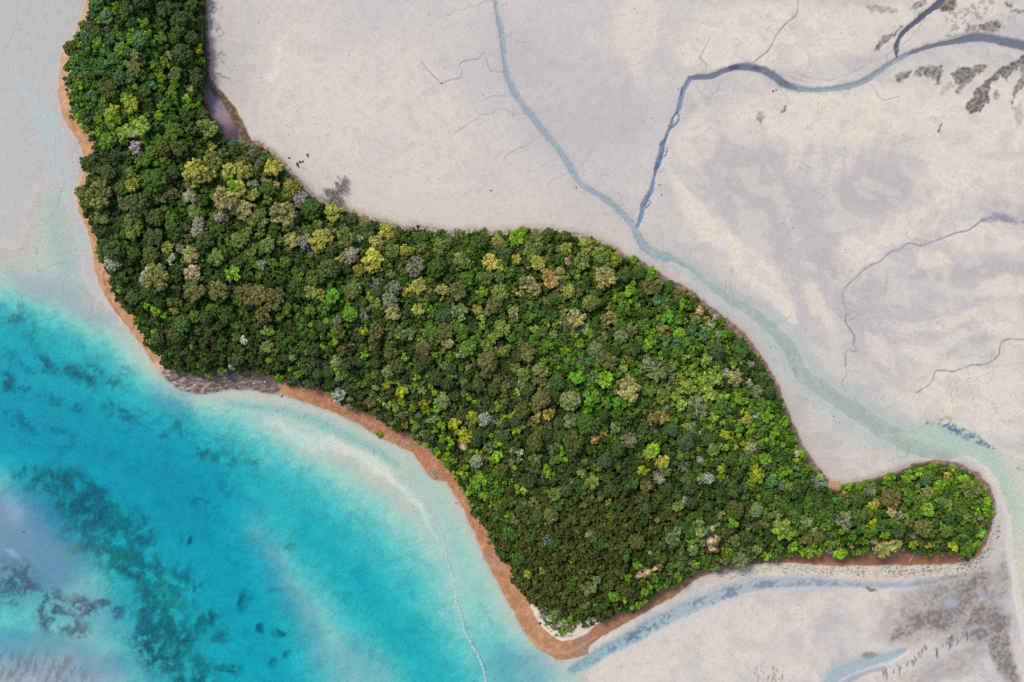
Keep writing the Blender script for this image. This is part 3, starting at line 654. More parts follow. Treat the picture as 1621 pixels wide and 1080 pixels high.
paint(on * isw * sstep(4, 0, sdb) * .35, (160, 126, 106))
paint(on * sstep(.60, .70, fbm(X, Y, 3.2, 381, 2)) * (1 - isw * .5) * .4, (92, 78, 70))
# wet lip outside the shoreline
paint(sstep(-5, -1, sdb) * (1 - on) * .35 * bank, (186, 172, 166))
paint(sstep(-7, 0, sdb) * (1 - on) * .5 * isw, (212, 196, 186))
zi = np.where(sdb > 0, 0.06 + inl * .20, -9)
hill = np.clip(sdf, 0, 400) * PX
zi = zi + np.where(sdf > 0, 10.5 * (1 - np.exp(-hill / 17.0)) + (n_l - .5) * 3.0 * sstep(0, 30, hill) + (n_m - .5) * 1.2 * sstep(0, 8, hill), 0)
Z = np.where(sdb > 0, np.maximum(np.minimum(Z, .1) * 0 + .0, zi), Z)
Z = np.where((sdb > -6) & (sdb <= 0) & (Z > .02), np.minimum(Z, .06 + .03 * np.clip(-sdb, 0, 6)), Z)

# rock shelf on the left beach
SHELF = [(240, 568), (256, 580), (275, 586), (300, 588), (345, 585), (388, 585), (412, 592), (436, 604), (446, 616), (432, 624), (395, 617), (360, 617), (335, 623), (300, 623), (280, 614), (262, 600)]
sh = sstep(-1.5, 1.5, poly_sd(XS, YS, SHELF))
paint(sh, (128, 110, 100))
strat = fbm(X + Y * .15, Y * 2.2 + X * .25, 9, 281, 4)
paint(sh * sstep(.48, .60, strat) * (.35 + .55 * sstep(400, 270, Xc)), (194, 178, 168))
paint(sh * sstep(.46, .36, strat) * .6, (96, 82, 80))
paint(sstep(-.2, .4, ell(245, 572, 14, 12, 0)) * on, (216, 186, 160))
Z = Z + sh * (strat - .5) * .35
# pale shell lip at the west beach, debris lines
for pts in [[(165, 430), (168, 450), (172, 462)], [(166, 462), (175, 475), (184, 492), (196, 505), (210, 522)], [(112, 190), (120, 205)]]:
    sl, q, d = line(pts, 4, XB, YB)
    paint_win(sl, sstep(1.4, .4, q) * sstep(.44, .56, n_f[sl]) * .55 * on[sl], (120, 92, 84))
paint(sstep(.0, .4, ell(140, 218, 9, 16, -30)) * on * .7 * sstep(.35, .55, n_f), (160, 140, 132))
# white crushed-shell point at the south tip
TIP = [(838, 955), (846, 972), (857, 990), (872, 1004), (890, 1013), (908, 1011), (930, 1001), (950, 983), (935, 974), (905, 976), (880, 966), (862, 955)]
tp = sstep(-.8, 1.2, poly_sd(XS, YS, TIP))
paint(tp, (240, 226, 210))
tp2 = sstep(-2, 4, poly_sd(XS, YS, [(848, 958), (856, 978), (872, 992), (890, 1000), (905, 996), (915, 986), (912, 970), (880, 960)]))
paint(tp2 * sstep(.36, .52, n_f * .6 + n_m * .4) * .85, (128, 114, 104))
paint(tp2 * sstep(.46, .58, n_m) * .7, (92, 102, 56))
sl, q, d = line([(850, 972), (860, 986), (873, 998), (888, 1005), (906, 1004)], 2.4, XB, YB)
paint_win(sl, sstep(1.3, .5, q) * sstep(.42, .55, n_f[sl]) * .7, (96, 84, 66))
sl, q, d = line([(830, 1000), (855, 1022), (885, 1034), (915, 1026), (945, 1006)], [4, 6, 8, 6, 4], XB, YB)
paint_win(sl, sstep(1.4, .3, q) * .35, (226, 178, 132))
# cream strip with wrack below the eastern hook, its grey rim
sl, q, d = line([(1175, 908), (1215, 902), (1260, 902), (1300, 904), (1350, 905), (1400, 905), (1450, 904), (1500, 902), (1535, 896), (1560, 876), (1574, 850), (1582, 820)], [16, 20, 20, 20, 20, 20, 20, 18, 16, 18, 18, 14], XB, YB)
out_i = sstep(1.5, -1.0, sdb[sl])
paint_win(sl, sstep(1.15, .6, q) * out_i, (222, 214, 202))
paint_win(sl, sstep(1.15, .6, q) * out_i * sstep(1520, 1560, X[sl]) * .8, (198, 190, 186))
wr = sstep(.52, .62, fbm(X[sl], Y[sl] * 1.5, 3.4, 291, 3)) * sstep(.35, .55, n_m[sl]) * np.interp(X[sl], [1180, 1230, 1330, 1440, 1520], [.3, .35, .7, .85, .9])
paint_win(sl, sstep(1.05, .6, q) * out_i * wr, (122, 110, 104))
Z[sl] = np.where((sdb[sl] < 0) & (q < 1.3), np.maximum(Z[sl], .12 * sstep(1.3, .9, q) + .12 * sstep(1.2, .2, q)), Z[sl])
sl, q, d = line([(1185, 888), (1240, 886), (1300, 885), (1360, 886), (1420, 886), (1470, 887), (1515, 884)], [6, 11, 13, 12, 12, 11, 10], XB, YB)
paint_win(sl, sstep(1.15, .6, q) * on[sl], (160, 110, 84))
paint_win(sl, sstep(.6, 1.0, q) * sstep(1.3, 1.0, q) * on[sl] * .4, (140, 108, 98))
# small muddy inlet on the neck, algae bank and pale rim
INLET = [(332, 136), (340, 150), (350, 160), (358, 175), (368, 192), (378, 208), (380, 222), (368, 228), (352, 222), (342, 208), (333, 190), (329, 165)]
il = sstep(-2, 2, poly_sd(XS, YS, INLET))
sl, q, d = line([(324, 108), (326, 125), (334, 142), (348, 148), (358, 162), (368, 178), (378, 192), (386, 208), (392, 224)], [9, 12, 12, 9, 13, 16, 16, 15, 12], XB, YB)
paint_win(sl, sstep(1.15, .8, q), (106, 88, 72))
paint_win(sl, sstep(1.0, .7, q) * sstep(.5, .6, n_f[sl]) * .6, (150, 130, 112))
paint(il, (158, 142, 156))
paint(il * sstep(180, 222, YS + (XS - 350) * .3) * .9, (84, 72, 92))
paint(il * sstep(.2, .6, ell(345, 172, 5, 12, -10)) * .6, (120, 122, 150))
sl, q, d = line([(325, 140), (329, 160), (331, 185)], [6, 8, 6], XB, YB)
paint_win(sl, sstep(1.2, .5, q) * .8, (160, 112, 98))
sl, q, d = line([(331, 0), (332, 40), (333, 80), (334, 118), (342, 132), (352, 140), (366, 158), (380, 180), (392, 205), (402, 222)], [3, 3, 3, 3, 4, 5, 5, 4, 4, 3], XB, YB)
paint_win(sl, sstep(1.4, .4, q) * .7, (222, 208, 194))
Z = np.where(il > .5, np.minimum(Z, .16), Z)
Z = np.where((sdb > 0) & (il > .1), np.minimum(Z, .25), Z)

# forest soil, bare earth slips
soil = sstep(-1, 3, sdf)
paint(soil, (74, 62, 44))
paint(soil * sstep(.5, .65, n_m) * .6, (58, 66, 34))
BARE = [(1121, 847, 12, 10, -50), (1122, 865, 10, 6, 0), (1013, 898, 12, 10, -20), (1034, 890, 10, 5, -30), (734, 702, 7, 5, 30), (1318, 766, 9, 5, 0)]
for (cx, cy, rx, ry, rot) in BARE:
    paint(sstep(-.35, .2, ell(cx, cy, rx, ry, rot, XB, YB)), (240, 198, 158), 1.45)  # albedo lifted to make up for the shade of the surrounding trees
for (cx, cy, rx, ry, rot) in BARE:
    e = sstep(-.35, .2, ell(cx, cy, rx, ry, rot, XB, YB))
    paint(e * sstep(.52, .62, n_f) * .7, (178, 132, 100))
    paint(e * sstep(.62, .70, fbm(X, Y, 3, 391, 2)) * .8, (110, 104, 60))
for (cx, cy, rx, ry, rot) in [(1318, 768, 14, 7, 10)]:
    paint(sstep(-.2, .3, ell(cx, cy, rx, ry, rot, XB, YB)) * .8, (178, 138, 112))


for (cx, cy, rx, ry, rot) in BARE[:4]:
    Z = Z + (1.3 + 1.2 * (n_f - .5)) * sstep(-.3, .5, ell(cx, cy, rx, ry, rot, XB, YB))  # mounds added so the shaded bare earth catches more light


def ground_z(px, py):
    u = np.searchsorted(GX, px) - 1
    v = np.searchsorted(GY, py) - 1
    return float(Z[min(max(v, 0), NY - 1), min(max(u, 0), NX - 1)])


# ------------------------------------------------------------------ terrain objects (one surveyed sheet, split where the surface changes)
def grain_material(name, rough=.9, scale=2.2, amount=.16, bump=.02):
    m = bpy.data.materials.new(name)
    m.use_nodes = True
    t = m.node_tree
    n, L = t.nodes, t.links
    p = n["Principled BSDF"]
    at = n.new("ShaderNodeAttribute"); at.attribute_name = "surface"
    geo = n.new("ShaderNodeNewGeometry")
    n1 = n.new("ShaderNodeTexNoise"); n1.inputs["Scale"].default_value = scale; n1.inputs["Detail"].default_value = 4; n1.inputs["Roughness"].default_value = .75
    L.new(geo.outputs["Position"], n1.inputs["Vector"])
    n2 = n.new("ShaderNodeTexNoise"); n2.inputs["Scale"].default_value = .35; n2.inputs["Detail"].default_value = 5
    L.new(geo.outputs["Position"], n2.inputs["Vector"])
    mr = n.new("ShaderNodeMapRange"); mr.inputs["From Min"].default_value = .25; mr.inputs["From Max"].default_value = .75
    mr.inputs["To Min"].default_value = 1 - amount; mr.inputs["To Max"].default_value = 1 + amount
    L.new(n1.outputs["Fac"], mr.inputs["Value"])
    mr2 = n.new("ShaderNodeMapRange"); mr2.inputs["From Min"].default_value = .3; mr2.inputs["From Max"].default_value = .7
    mr2.inputs["To Min"].default_value = .97; mr2.inputs["To Max"].default_value = 1.03
    L.new(n2.outputs["Fac"], mr2.inputs["Value"])
    mul = n.new("ShaderNodeMath"); mul.operation = 'MULTIPLY'
    L.new(mr.outputs[0], mul.inputs[0]); L.new(mr2.outputs[0], mul.inputs[1])
    vm = n.new("ShaderNodeVectorMath"); vm.operation = 'SCALE'
    L.new(at.outputs["Color"], vm.inputs[0]); L.new(mul.outputs[0], vm.inputs["Scale"])
    L.new(vm.outputs[0], p.inputs["Base Color"])
    p.inputs["Roughness"].default_value = rough
    p.inputs["Specular IOR Level"].default_value = .15
    b = n.new("ShaderNodeBump"); b.inputs["Strength"].default_value = .06; b.inputs["Distance"].default_value = bump
    L.new(n1.outputs["Fac"], b.inputs["Height"]); L.new(b.outputs[0], p.inputs["Normal"])
    return m


vx = (X - CX) * PX
vy = (CY - Y) * PX
verts = np.stack([vx, vy, Z], -1).reshape(-1, 3).astype(np.float32)
cols = np.concatenate([A, np.ones((NY, NX, 1))], -1).reshape(-1, 4).astype(np.float32)
ii = np.arange(NY * NX).reshape(NY, NX)
quads = np.stack([ii[1:, :-1], ii[1:, 1:], ii[:-1, 1:], ii[:-1, :-1]], -1).reshape(-1, 4)
fsd = (sdf[1:, :-1] + sdf[:-1, 1:]).reshape(-1) * .5
fsb = (sdb[1:, :-1] + sdb[:-1, 1:]).reshape(-1) * .5


def sheet(name, sel, mat):
    q = quads[sel]
    used, inv = np.unique(q, return_inverse=True)
    q = inv.reshape(-1, 4)
    me = bpy.data.meshes.new(name)
    me.vertices.add(len(used)); me.vertices.foreach_set("co", verts[used].ravel())
    me.loops.add(q.size); me.loops.foreach_set("vertex_index", q.ravel().astype(np.int32))
    me.polygons.add(len(q))
    me.polygons.foreach_set("loop_start", np.arange(0, q.size, 4, dtype=np.int32))
    me.polygons.foreach_set("loop_total", np.full(len(q), 4, np.int32))
    me.polygons.foreach_set("use_smooth", np.ones(len(q), bool))
    ca = me.color_attributes.new("surface", 'FLOAT_COLOR', 'POINT')
    ca.data.foreach_set("color", cols[used].ravel())
    me.materials.append(mat)
    me.update()
    o = bpy.data.objects.new(name, me)
    COL.objects.link(o)
    o["kind"] = "structure"
    return o


sheet("tidal_flat", (fsb <= 0), grain_material("wet_sand", .85, 5.0, .15, .01))
sheet("beach", (fsb > 0) & (fsd <= 0), grain_material("beach_sand", .95, 4.0, .2, .03))
sheet("hillside", (fsb > 0) & (fsd > 0), grain_material("forest_soil", 1.0, 2.0, .3, .1))

# ------------------------------------------------------------------ the water: one clear body that absorbs red light, its level at zero
wm = bpy.data.materials.new("sea_water")
wm.use_nodes = True
t = wm.node_tree
n, L = t.nodes, t.links
n.remove(n["Principled BSDF"])
out = n["Material Output"]
tr = n.new("ShaderNodeBsdfTransparent")
gl = n.new("ShaderNodeBsdfGlossy"); gl.inputs["Roughness"].default_value = .12
fr = n.new("ShaderNodeFresnel"); fr.inputs["IOR"].default_value = 1.33
nz = n.new("ShaderNodeTexNoise"); nz.inputs["Scale"].default_value = .9; nz.inputs["Detail"].default_value = 3
ge = n.new("ShaderNodeNewGeometry")
L.new(ge.outputs["Position"], nz.inputs["Vector"])
bu = n.new("ShaderNodeBump"); bu.inputs["Strength"].default_value = .25; bu.inputs["Distance"].default_value = .12
L.new(nz.outputs["Fac"], bu.inputs["Height"])
L.new(bu.outputs[0], gl.inputs["Normal"]); L.new(bu.outputs[0], fr.inputs["Normal"])
mx = n.new("ShaderNodeMixShader")
L.new(fr.outputs[0], mx.inputs[0]); L.new(tr.outputs[0], mx.inputs[1]); L.new(gl.outputs[0], mx.inputs[2])
L.new(mx.outputs[0], out.inputs["Surface"])
va = n.new("ShaderNodeVolumeAbsorption")
va.inputs["Color"].default_value = (0.0, 0.888, 0.960, 1)
va.inputs["Density"].default_value = 0.84
L.new(va.outputs[0], out.inputs["Volume"])
R = 2350.0
bv = [(-R, -R, -14), (R, -R, -14), (R, R, -14), (-R, R, -14), (-R, -R, 0), (R, -R, 0), (R, R, 0), (-R, R, 0)]
bf = [(3, 2, 1, 0), (4, 5, 6, 7), (0, 1, 5, 4), (1, 2, 6, 5), (2, 3, 7, 6), (3, 0, 4, 7)]
me = bpy.data.meshes.new("water")
me.from_pydata(bv, [], bf)
me.materials.append(wm)
water = bpy.data.objects.new("water", me)
COL.objects.link(water)
water["kind"] = "structure"
# ------------------------------------------------------------------ foliage and bark materials
def foliage_material():
    m = bpy.data.materials.new("foliage")
    m.use_nodes = True
    t = m.node_tree
    n, L = t.nodes, t.links
    p = n["Principled BSDF"]
    inst = n.new("ShaderNodeAttribute"); inst.attribute_type = 'INSTANCER'; inst.attribute_name = "tint"
    flag = n.new("ShaderNodeAttribute"); flag.attribute_type = 'INSTANCER'; flag.attribute_name = "placed"
    oi = n.new("ShaderNodeObjectInfo")
    mix = n.new("ShaderNodeMix"); mix.data_type = 'RGBA'
    L.new(flag.outputs["Fac"], mix.inputs[0]); L.new(oi.outputs["Color"], mix.inputs[6]); L.new(inst.outputs["Color"], mix.inputs[7])
    lobe = n.new("ShaderNodeAttribute"); lobe.attribute_name = "lobe"          # leaf age: every clump a little different
    geo = n.new("ShaderNodeNewGeometry")

    def noise(scale, detail, lo, hi, a, b, off):
        v = n.new("ShaderNodeVectorMath"); v.operation = 'ADD'; v.inputs[1].default_value = (off, off * 1.7, off * .6)
        L.new(geo.outputs["Position"], v.inputs[0])
        q = n.new("ShaderNodeTexNoise"); q.inputs["Scale"].default_value = scale; q.inputs["Detail"].default_value = detail; q.inputs["Roughness"].default_value = .7
        L.new(v.outputs[0], q.inputs["Vector"])
        r = n.new("ShaderNodeMapRange"); r.inputs["From Min"].default_value = lo; r.inputs["From Max"].default_value = hi; r.inputs["To Min"].default_value = a; r.inputs["To Max"].default_value = b
        L.new(q.outputs["Fac"], r.inputs["Value"])
        return r.outputs[0]
    fresh = noise(1.25, 4, .47, .62, 0, .9, 0)        # patches of young yellow leaves
    old = noise(1.0, 4, .47, .62, 0, .8, 31)           # patches of old dark leaves
    fine = noise(2.4, 5, .3, .7, .35, 1.7, 7)      # leaf scale
    def tone(col, mul):
        q = n.new("ShaderNodeMix"); q.data_type = 'RGBA'; q.blend_type = 'MULTIPLY'; q.inputs[0].default_value = 1
        L.new(col, q.inputs[6]); q.inputs[7].default_value = (*mul, 1)
        return q.outputs[2]
    def blend(fac, x, y):
        q = n.new("ShaderNodeMix"); q.data_type = 'RGBA'
        L.new(fac, q.inputs[0]); L.new(x, q.inputs[6]); L.new(y, q.inputs[7])
        return q.outputs[2]
    base = mix.outputs[2]
    col = blend(fresh, base, tone(base, (1.8, 1.5, 1.0)))
    col = blend(old, col, tone(col, (.45, .58, .62)))
    mixed = noise(.9, 3, .50, .62, 0, .55, 53)        # green shoots among leaves of any colour
    gcol = n.new("ShaderNodeRGB"); gcol.outputs[0].default_value = (.058, .095, .022, 1)
    col = blend(mixed, col, gcol.outputs[0])
    mu = n.new("ShaderNodeMath"); mu.operation = 'MULTIPLY'
    L.new(fine, mu.inputs[0]); L.new(lobe.outputs["Fac"], mu.inputs[1])
    hs = n.new("ShaderNodeHueSaturation")
    sub = n.new("ShaderNodeMath"); sub.operation = 'MULTIPLY_ADD'; sub.inputs[1].default_value = .02; sub.inputs[2].default_value = .485
    L.new(lobe.outputs["Fac"], sub.inputs[0]); L.new(sub.outputs[0], hs.inputs["Hue"])
    L.new(col, hs.inputs["Color"]); L.new(mu.outputs[0], hs.inputs["Value"])
    L.new(hs.outputs[0], p.inputs["Base Color"])
    p.inputs["Roughness"].default_value = .65
    p.inputs["Specular IOR Level"].default_value = .25
    return m


def bark_material(name, c1, c2):
    m = bpy.data.materials.new(name)
    m.use_nodes = True
    t = m.node_tree
    n, L = t.nodes, t.links
    p = n["Principled BSDF"]
    geo = n.new("ShaderNodeNewGeometry")
    nz = n.new("ShaderNodeTexNoise"); nz.inputs["Scale"].default_value = 3.0; nz.inputs["Detail"].default_value = 5
    L.new(geo.outputs["Position"], nz.inputs["Vector"])
    cr = n.new("ShaderNodeValToRGB")
    cr.color_ramp.elements[0].position = .35; cr.color_ramp.elements[1].position = .65
    cr.color_ramp.elements[0].color = (*c1, 1); cr.color_ramp.elements[1].color = (*c2, 1)
    L.new(nz.outputs["Fac"], cr.inputs[0]); L.new(cr.outputs[0], p.inputs["Base Color"])
    p.inputs["Roughness"].default_value = .9
    return m


FOL = foliage_material()
BARK = bark_material("bark", (.10, .08, .06), (.20, .17, .14))
DEAD = bark_material("bleached_wood", (.34, .31, .30), (.62, .58, .56))
DARKWOOD = bark_material("weathered_wood", (.16, .14, .14), (.32, .29, .29))

# ------------------------------------------------------------------ crown and trunk shapes (unit radius, base of the crown at z = 0)
_t = (1 + 5 ** .5) / 2
ICO_V = [(-1, _t, 0), (1, _t, 0), (-1, -_t, 0), (1, -_t, 0), (0, -1, _t), (0, 1, _t), (0, -1, -_t), (0, 1, -_t), (_t, 0, -1), (_t, 0, 1), (-_t, 0, -1), (-_t, 0, 1)]
ICO_F = [(0, 11, 5), (0, 5, 1), (0, 1, 7), (0, 7, 10), (0, 10, 11), (1, 5, 9), (5, 11, 4), (11, 10, 2), (10, 7, 6), (7, 1, 8), (3, 9, 4), (3, 4, 2), (3, 2, 6), (3, 6, 8), (3, 8, 9), (4, 9, 5), (2, 4, 11), (6, 2, 10), (8, 6, 7), (9, 8, 1)]


def ico(sub):
    V = [np.array(v) / np.linalg.norm(v) for v in ICO_V]
    F = list(ICO_F)
    for _ in range(sub):
        cache = {}
        def mid(a, b):
            k = (min(a, b), max(a, b))
            if k not in cache:
                m = V[a] + V[b]
                V.append(m / np.linalg.norm(m)); cache[k] = len(V) - 1
            return cache[k]
        G = []
        for a, b, c in F:
            ab, bc, ca = mid(a, b), mid(b, c), mid(c, a)
            G += [(a, ab, ca), (b, bc, ab), (c, ca, bc), (ab, bc, ca)]
        F = G
    return np.array(V), np.array(F)


IV, IF = ico(1)


class Build:
    def __init__(self):
        self.v, self.f, self.a, self.n, self.mi = [], [], [], 0, []

    def add(self, v, f, a=1.0, mat=0):
        self.v.append(np.asarray(v, float))
        self.f += [tuple(int(k) + self.n for k in q) for q in f]
        self.mi += [mat] * len(f)
        self.n += len(v)
        self.a += [a] * len(v)

    def mesh(self, name, mats, smooth=False):
        me = bpy.data.meshes.new(name)
        me.from_pydata(np.concatenate(self.v).tolist(), [], self.f)
        at = me.attributes.new("lobe", 'FLOAT', 'POINT')
        at.data.foreach_set("value", np.array(self.a, dtype=np.float32))
        for m in mats:
            me.materials.append(m)
        me.polygons.foreach_set("material_index", np.array(self.mi, dtype=np.int32))
        if smooth:
            me.polygons.foreach_set("use_smooth", np.ones(len(self.f), bool))
        me.update()
        return me


def stick(B, p0, p1, r0, r1, k=4, a=1.0, mat=0):
    p0, p1 = np.asarray(p0, float), np.asarray(p1, float)
    d = p1 - p0
    d = d / (np.linalg.norm(d) + 1e-9)
    u = np.cross(d, (0, 0, 1) if abs(d[2]) < .9 else (1, 0, 0)); u /= np.linalg.norm(u)
    w = np.cross(d, u)
    vs_ = [p0 + r0 * (math.cos(6.2832 * i / k) * u + math.sin(6.2832 * i / k) * w) for i in range(k)] + [p1 + r1 * (math.cos(6.2832 * i / k) * u + math.sin(6.2832 * i / k) * w) for i in range(k)]
    fs = [(i, (i + 1) % k, k + (i + 1) % k, k + i) for i in range(k)] + [tuple(range(k, 2 * k)), tuple(reversed(range(k)))]
    B.add(vs_, fs, a, mat)


def lobe(B, r, c, rad, squash=.85, rough=.2, leaves=10, tone=.22, leaf=.3):
    """one clump of leaves: a rough rounded mass with leaf sprays standing off it"""
    a = 1 + r.uniform(-tone, tone)
    j = 1 + r.uniform(-rough, rough, len(IV))
    v = IV * j[:, None] * rad * np.array([1, 1, squash]) + c
    B.add(v, IF, a)
    for _ in range(leaves):
        d = r.normal(size=3); d[2] = abs(d[2]) + .15; d /= np.linalg.norm(d)
        o = c + d * rad * np.array([1, 1, squash]) * r.uniform(.88, 1.12)
        nrm = d + r.normal(size=3) * .45; nrm /= np.linalg.norm(nrm)
        u = np.cross(nrm, r.normal(size=3)); u /= np.linalg.norm(u); w = np.cross(nrm, u)
        s = rad * leaf * r.uniform(.7, 1.3)
        B.add([o + u * s, o + w * s * .7, o - u * s, o - w * s * .7], [(0, 1, 2, 3)], a * r.uniform(.6, 1.45))


def crown(seed, n, lr, height, irregular, skirt=True, leaves=9, tone=.22, squash=.85, gaps=0.0):
    r = np.random.RandomState(seed)
    B = Build()
    ph = r.uniform(0, 6.28, 4); am = r.uniform(.4, 1, 4) * irregular
    rim = lambda th: 1 + am[0] * math.sin(2 * th + ph[0]) + am[1] * .7 * math.sin(3 * th + ph[1]) + am[2] * .5 * math.sin(5 * th + ph[2])
    for i in range(n):
        if r.rand() < gaps:
            continue
        rho = math.sqrt((i + .5) / n) * .84
        th = i * 2.39996 + r.normal() * .18
        q = rho * rim(th)
        z = height * (math.sqrt(max(0, 1 - (rho / 1.02) ** 2)) + r.normal() * .09 * (1 + irregular * 2))
        lobe(B, r, np.array([q * math.cos(th), q * math.sin(th), z]), lr * r.uniform(.78, 1.25) * (1.0 - .1 * rho), squash, .2, leaves, tone)
    if skirt:
        for i in range(max(7, n // 4)):
            th = i * 6.2832 / max(7, n // 4) + r.normal() * .2
            q = .72 * rim(th)
            lobe(B, r, np.array([q * math.cos(th), q * math.sin(th), height * .12 + r.normal() * .05]), lr * 1.25, .8, .2, 3, tone)
        lobe(B, r, np.array([0, 0, height * .35]), .62, .5, .1, 0, .05)
    return B


def clustered(seed, subs, per, sub_r, height, ragged, leaves=8, tone=.25, twigs=5):
    """a crown made of several smaller rounded masses with dark cracks between them and pale twig ends"""
    r = np.random.RandomState(seed)
    B = Build()
    cents = []
    for i in range(subs):
        if i == 0 and subs > 4:
            q = np.array([r.normal() * .1, r.normal() * .1])
        else:
            k = i if subs > 4 else i + 1
            th = k * 6.2832 / (subs - (subs > 4)) + r.uniform(-.35, .35)
            q = np.array([math.cos(th), math.sin(th)]) * r.uniform(.45, .68) * (1 + r.uniform(-ragged, ragged))
        z = height * (.55 + .45 * (1 - min(1, float(q @ q)))) + r.uniform(-.16, .14)
        cents.append((q, z, sub_r * r.uniform(.72, 1.22)))
    if subs > 5:
        for k in range(subs // 2):
            th = r.uniform(0, 6.28); q = np.array([math.cos(th), math.sin(th)]) * r.uniform(.8, 1.0)
            cents.append((q, height * r.uniform(.1, .35), sub_r * r.uniform(.45, .7)))
    for (q, z, sr) in cents:
        ts = r.uniform(-.28, .28)
        n = max(4, int(per * (sr / sub_r) ** 1.5))
        for j in range(n):
            rho = math.sqrt((j + .5) / n) * .85; th = j * 2.39996 + r.uniform(0, .4)
            c_ = np.array([q[0] + sr * rho * math.cos(th), q[1] + sr * rho * math.sin(th), z + sr * .75 * (math.sqrt(max(0, 1 - rho * rho)) - 1) + r.normal() * .03])
            lr = sr * 1.25 / math.sqrt(n) * r.uniform(.75, 1.2)
            n0 = len(B.a)
            lobe(B, r, c_, lr, .9, .24, leaves, tone, .36)
            B.a = [a * (1 + ts) if i_ >= n0 else a for i_, a in enumerate(B.a)] if False else B.a[:n0] + [a * (1 + ts) for a in B.a[n0:]]
        lobe(B, r, np.array([q[0], q[1], z - sr * .55]), sr * .8, .7, .1, 0, .05)
    lobe(B, r, np.array([0, 0, height * .3]), .6, .4, .1, 0, .05)
    for _ in range(twigs):
        (q, z, sr) = cents[r.randint(len(cents))]
        th = r.uniform(0, 6.28)
        p0 = np.array([q[0] + sr * .5 * math.cos(th), q[1] + sr * .5 * math.sin(th), z - .05])
        p1 = p0 + np.array([math.cos(th) * .16, math.sin(th) * .16, .2]) * r.uniform(.6, 1.3)
        stick(B, p0, p1, .022, .008, 3, 2.6)
    return B


def spray(B, r, p, d, L, rad, lvl, a, gather=None):
    """a branch that forks"""
    d = d / np.linalg.norm(d)
    q = p + d * L
    stick(B, p, q, rad, rad * .6, 4, a)
    if lvl == 0:
        return
    for k in range(r.randint(2, 4)):
        e = d + r.normal(size=3) * .55
        spray(B, r, p + d * L * r.uniform(.45, 1.0), e, L * r.uniform(.55, .8), rad * .55, lvl - 1, a)


def twiggy(seed, n=26, lobes=12):
    """a crown whose pale twigs stand out of thin foliage"""
    r = np.random.RandomState(seed)
    B = crown(seed + 1, lobes + 12, .2, .5, .2, True, 8, .25, gaps=.2)
    B.a = [q * .52 for q in B.a]
    for i in range(n):
        th = r.uniform(0, 6.28); el = r.uniform(.25, 1.4)
        d = np.array([math.cos(th) * math.cos(el), math.sin(th) * math.cos(el), math.sin(el)])
        spray(B, r, np.array([0, 0, .25]) + d * .35, d, .36, .032, 2, 1.5 + r.uniform(-.2, .3))
    return B


def rosette(seed, n=15):
    """tree fern: a wheel of drooping fronds"""
    r = np.random.RandomState(seed)
    B = Build()
    for k, (tilt, sc, m) in enumerate([(.35, 1.0, n), (.75, .72, n - 4)]):
        for i in range(m):
            th = 6.2832 * i / m + r.normal() * .09 + k * .2
            L = sc * r.uniform(.85, 1.08)
            c, s = math.cos(th), math.sin(th)
            prev = None
            pts = []
            for j in range(6):
                u = j / 5
                rr = L * u
                z = .45 + L * (math.sin(tilt) * u - .55 * u * u)
                wd = .15 * sc * math.sin(math.pi * min(1, .12 + u * .9)) ** .7 * (1 if j < 5 else .15)
                pts.append((np.array([c * rr - s * wd, s * rr + c * wd, z - .03]), np.array([c * rr, s * rr, z + .02]), np.array([c * rr + s * wd, s * rr - c * wd, z - .03])))
            v = [q for p in pts for q in p]
            f = []
            for j in range(5):
                b = 3 * j
                f += [(b, b + 1, b + 4, b + 3), (b + 1, b + 2, b + 5, b + 4)]
            B.add(v, f, 1 + r.uniform(-.2, .25))
    return B


CROWNS = {
    # densely knobbed domes
    'dome': [crown(s, 60, .18, .74, .08, leaves=10, tone=.22) for s in (1, 2, 3, 4)],
    # broad crowns of several masses with an uneven outline
    'broad': [clustered(s, 8, 9, .36, .62, .2, 8, .26, 7) for s in (11, 12, 13, 14, 15, 16)],
    # loose leafy crowns
    'leafy': [clustered(s, 6, 8, .40, .55, .3, 11, .32, 6) for s in (21, 22, 23, 24, 25, 26)],
    # small round knobs
    'knob': [clustered(s, 3 + s % 2, 8, .50, .55, .25, 9, .28, 3) for s in (31, 32, 33, 34, 35)],
    'twig': [twiggy(s) for s in (41, 42, 43)],
    'fern': [rosette(s) for s in (51, 52)],
}
CROWN_MESH = {k: [b.mesh("crown_" + k, [FOL], k not in ('twig', 'fern')) for b in v] for k, v in CROWNS.items()}


def trunk_build(seed, r=None):
    r = np.random.RandomState(seed)
    B = Build()
    p = np.array([0, 0, -.15]); rad = .075
    bend = r.normal(size=2) * .05
    for i in range(4):
        q = np.array([bend[0] * (i + 1) / 4, bend[1] * (i + 1) / 4, .18 * (i + 1)])
        stick(B, p, q, rad, rad * .84, 7); p, rad = q, rad * .84
    for i in range(4):
        th = i * 1.57 + r.uniform(-.5, .5)
        e = p + np.array([math.cos(th) * .22, math.sin(th) * .22, .2])
        stick(B, p, e, rad * .7, rad * .35, 5)
    return B


TRUNK_MESH = [trunk_build(s).mesh("trunk", [BARK]) for s in (61, 62, 63)]

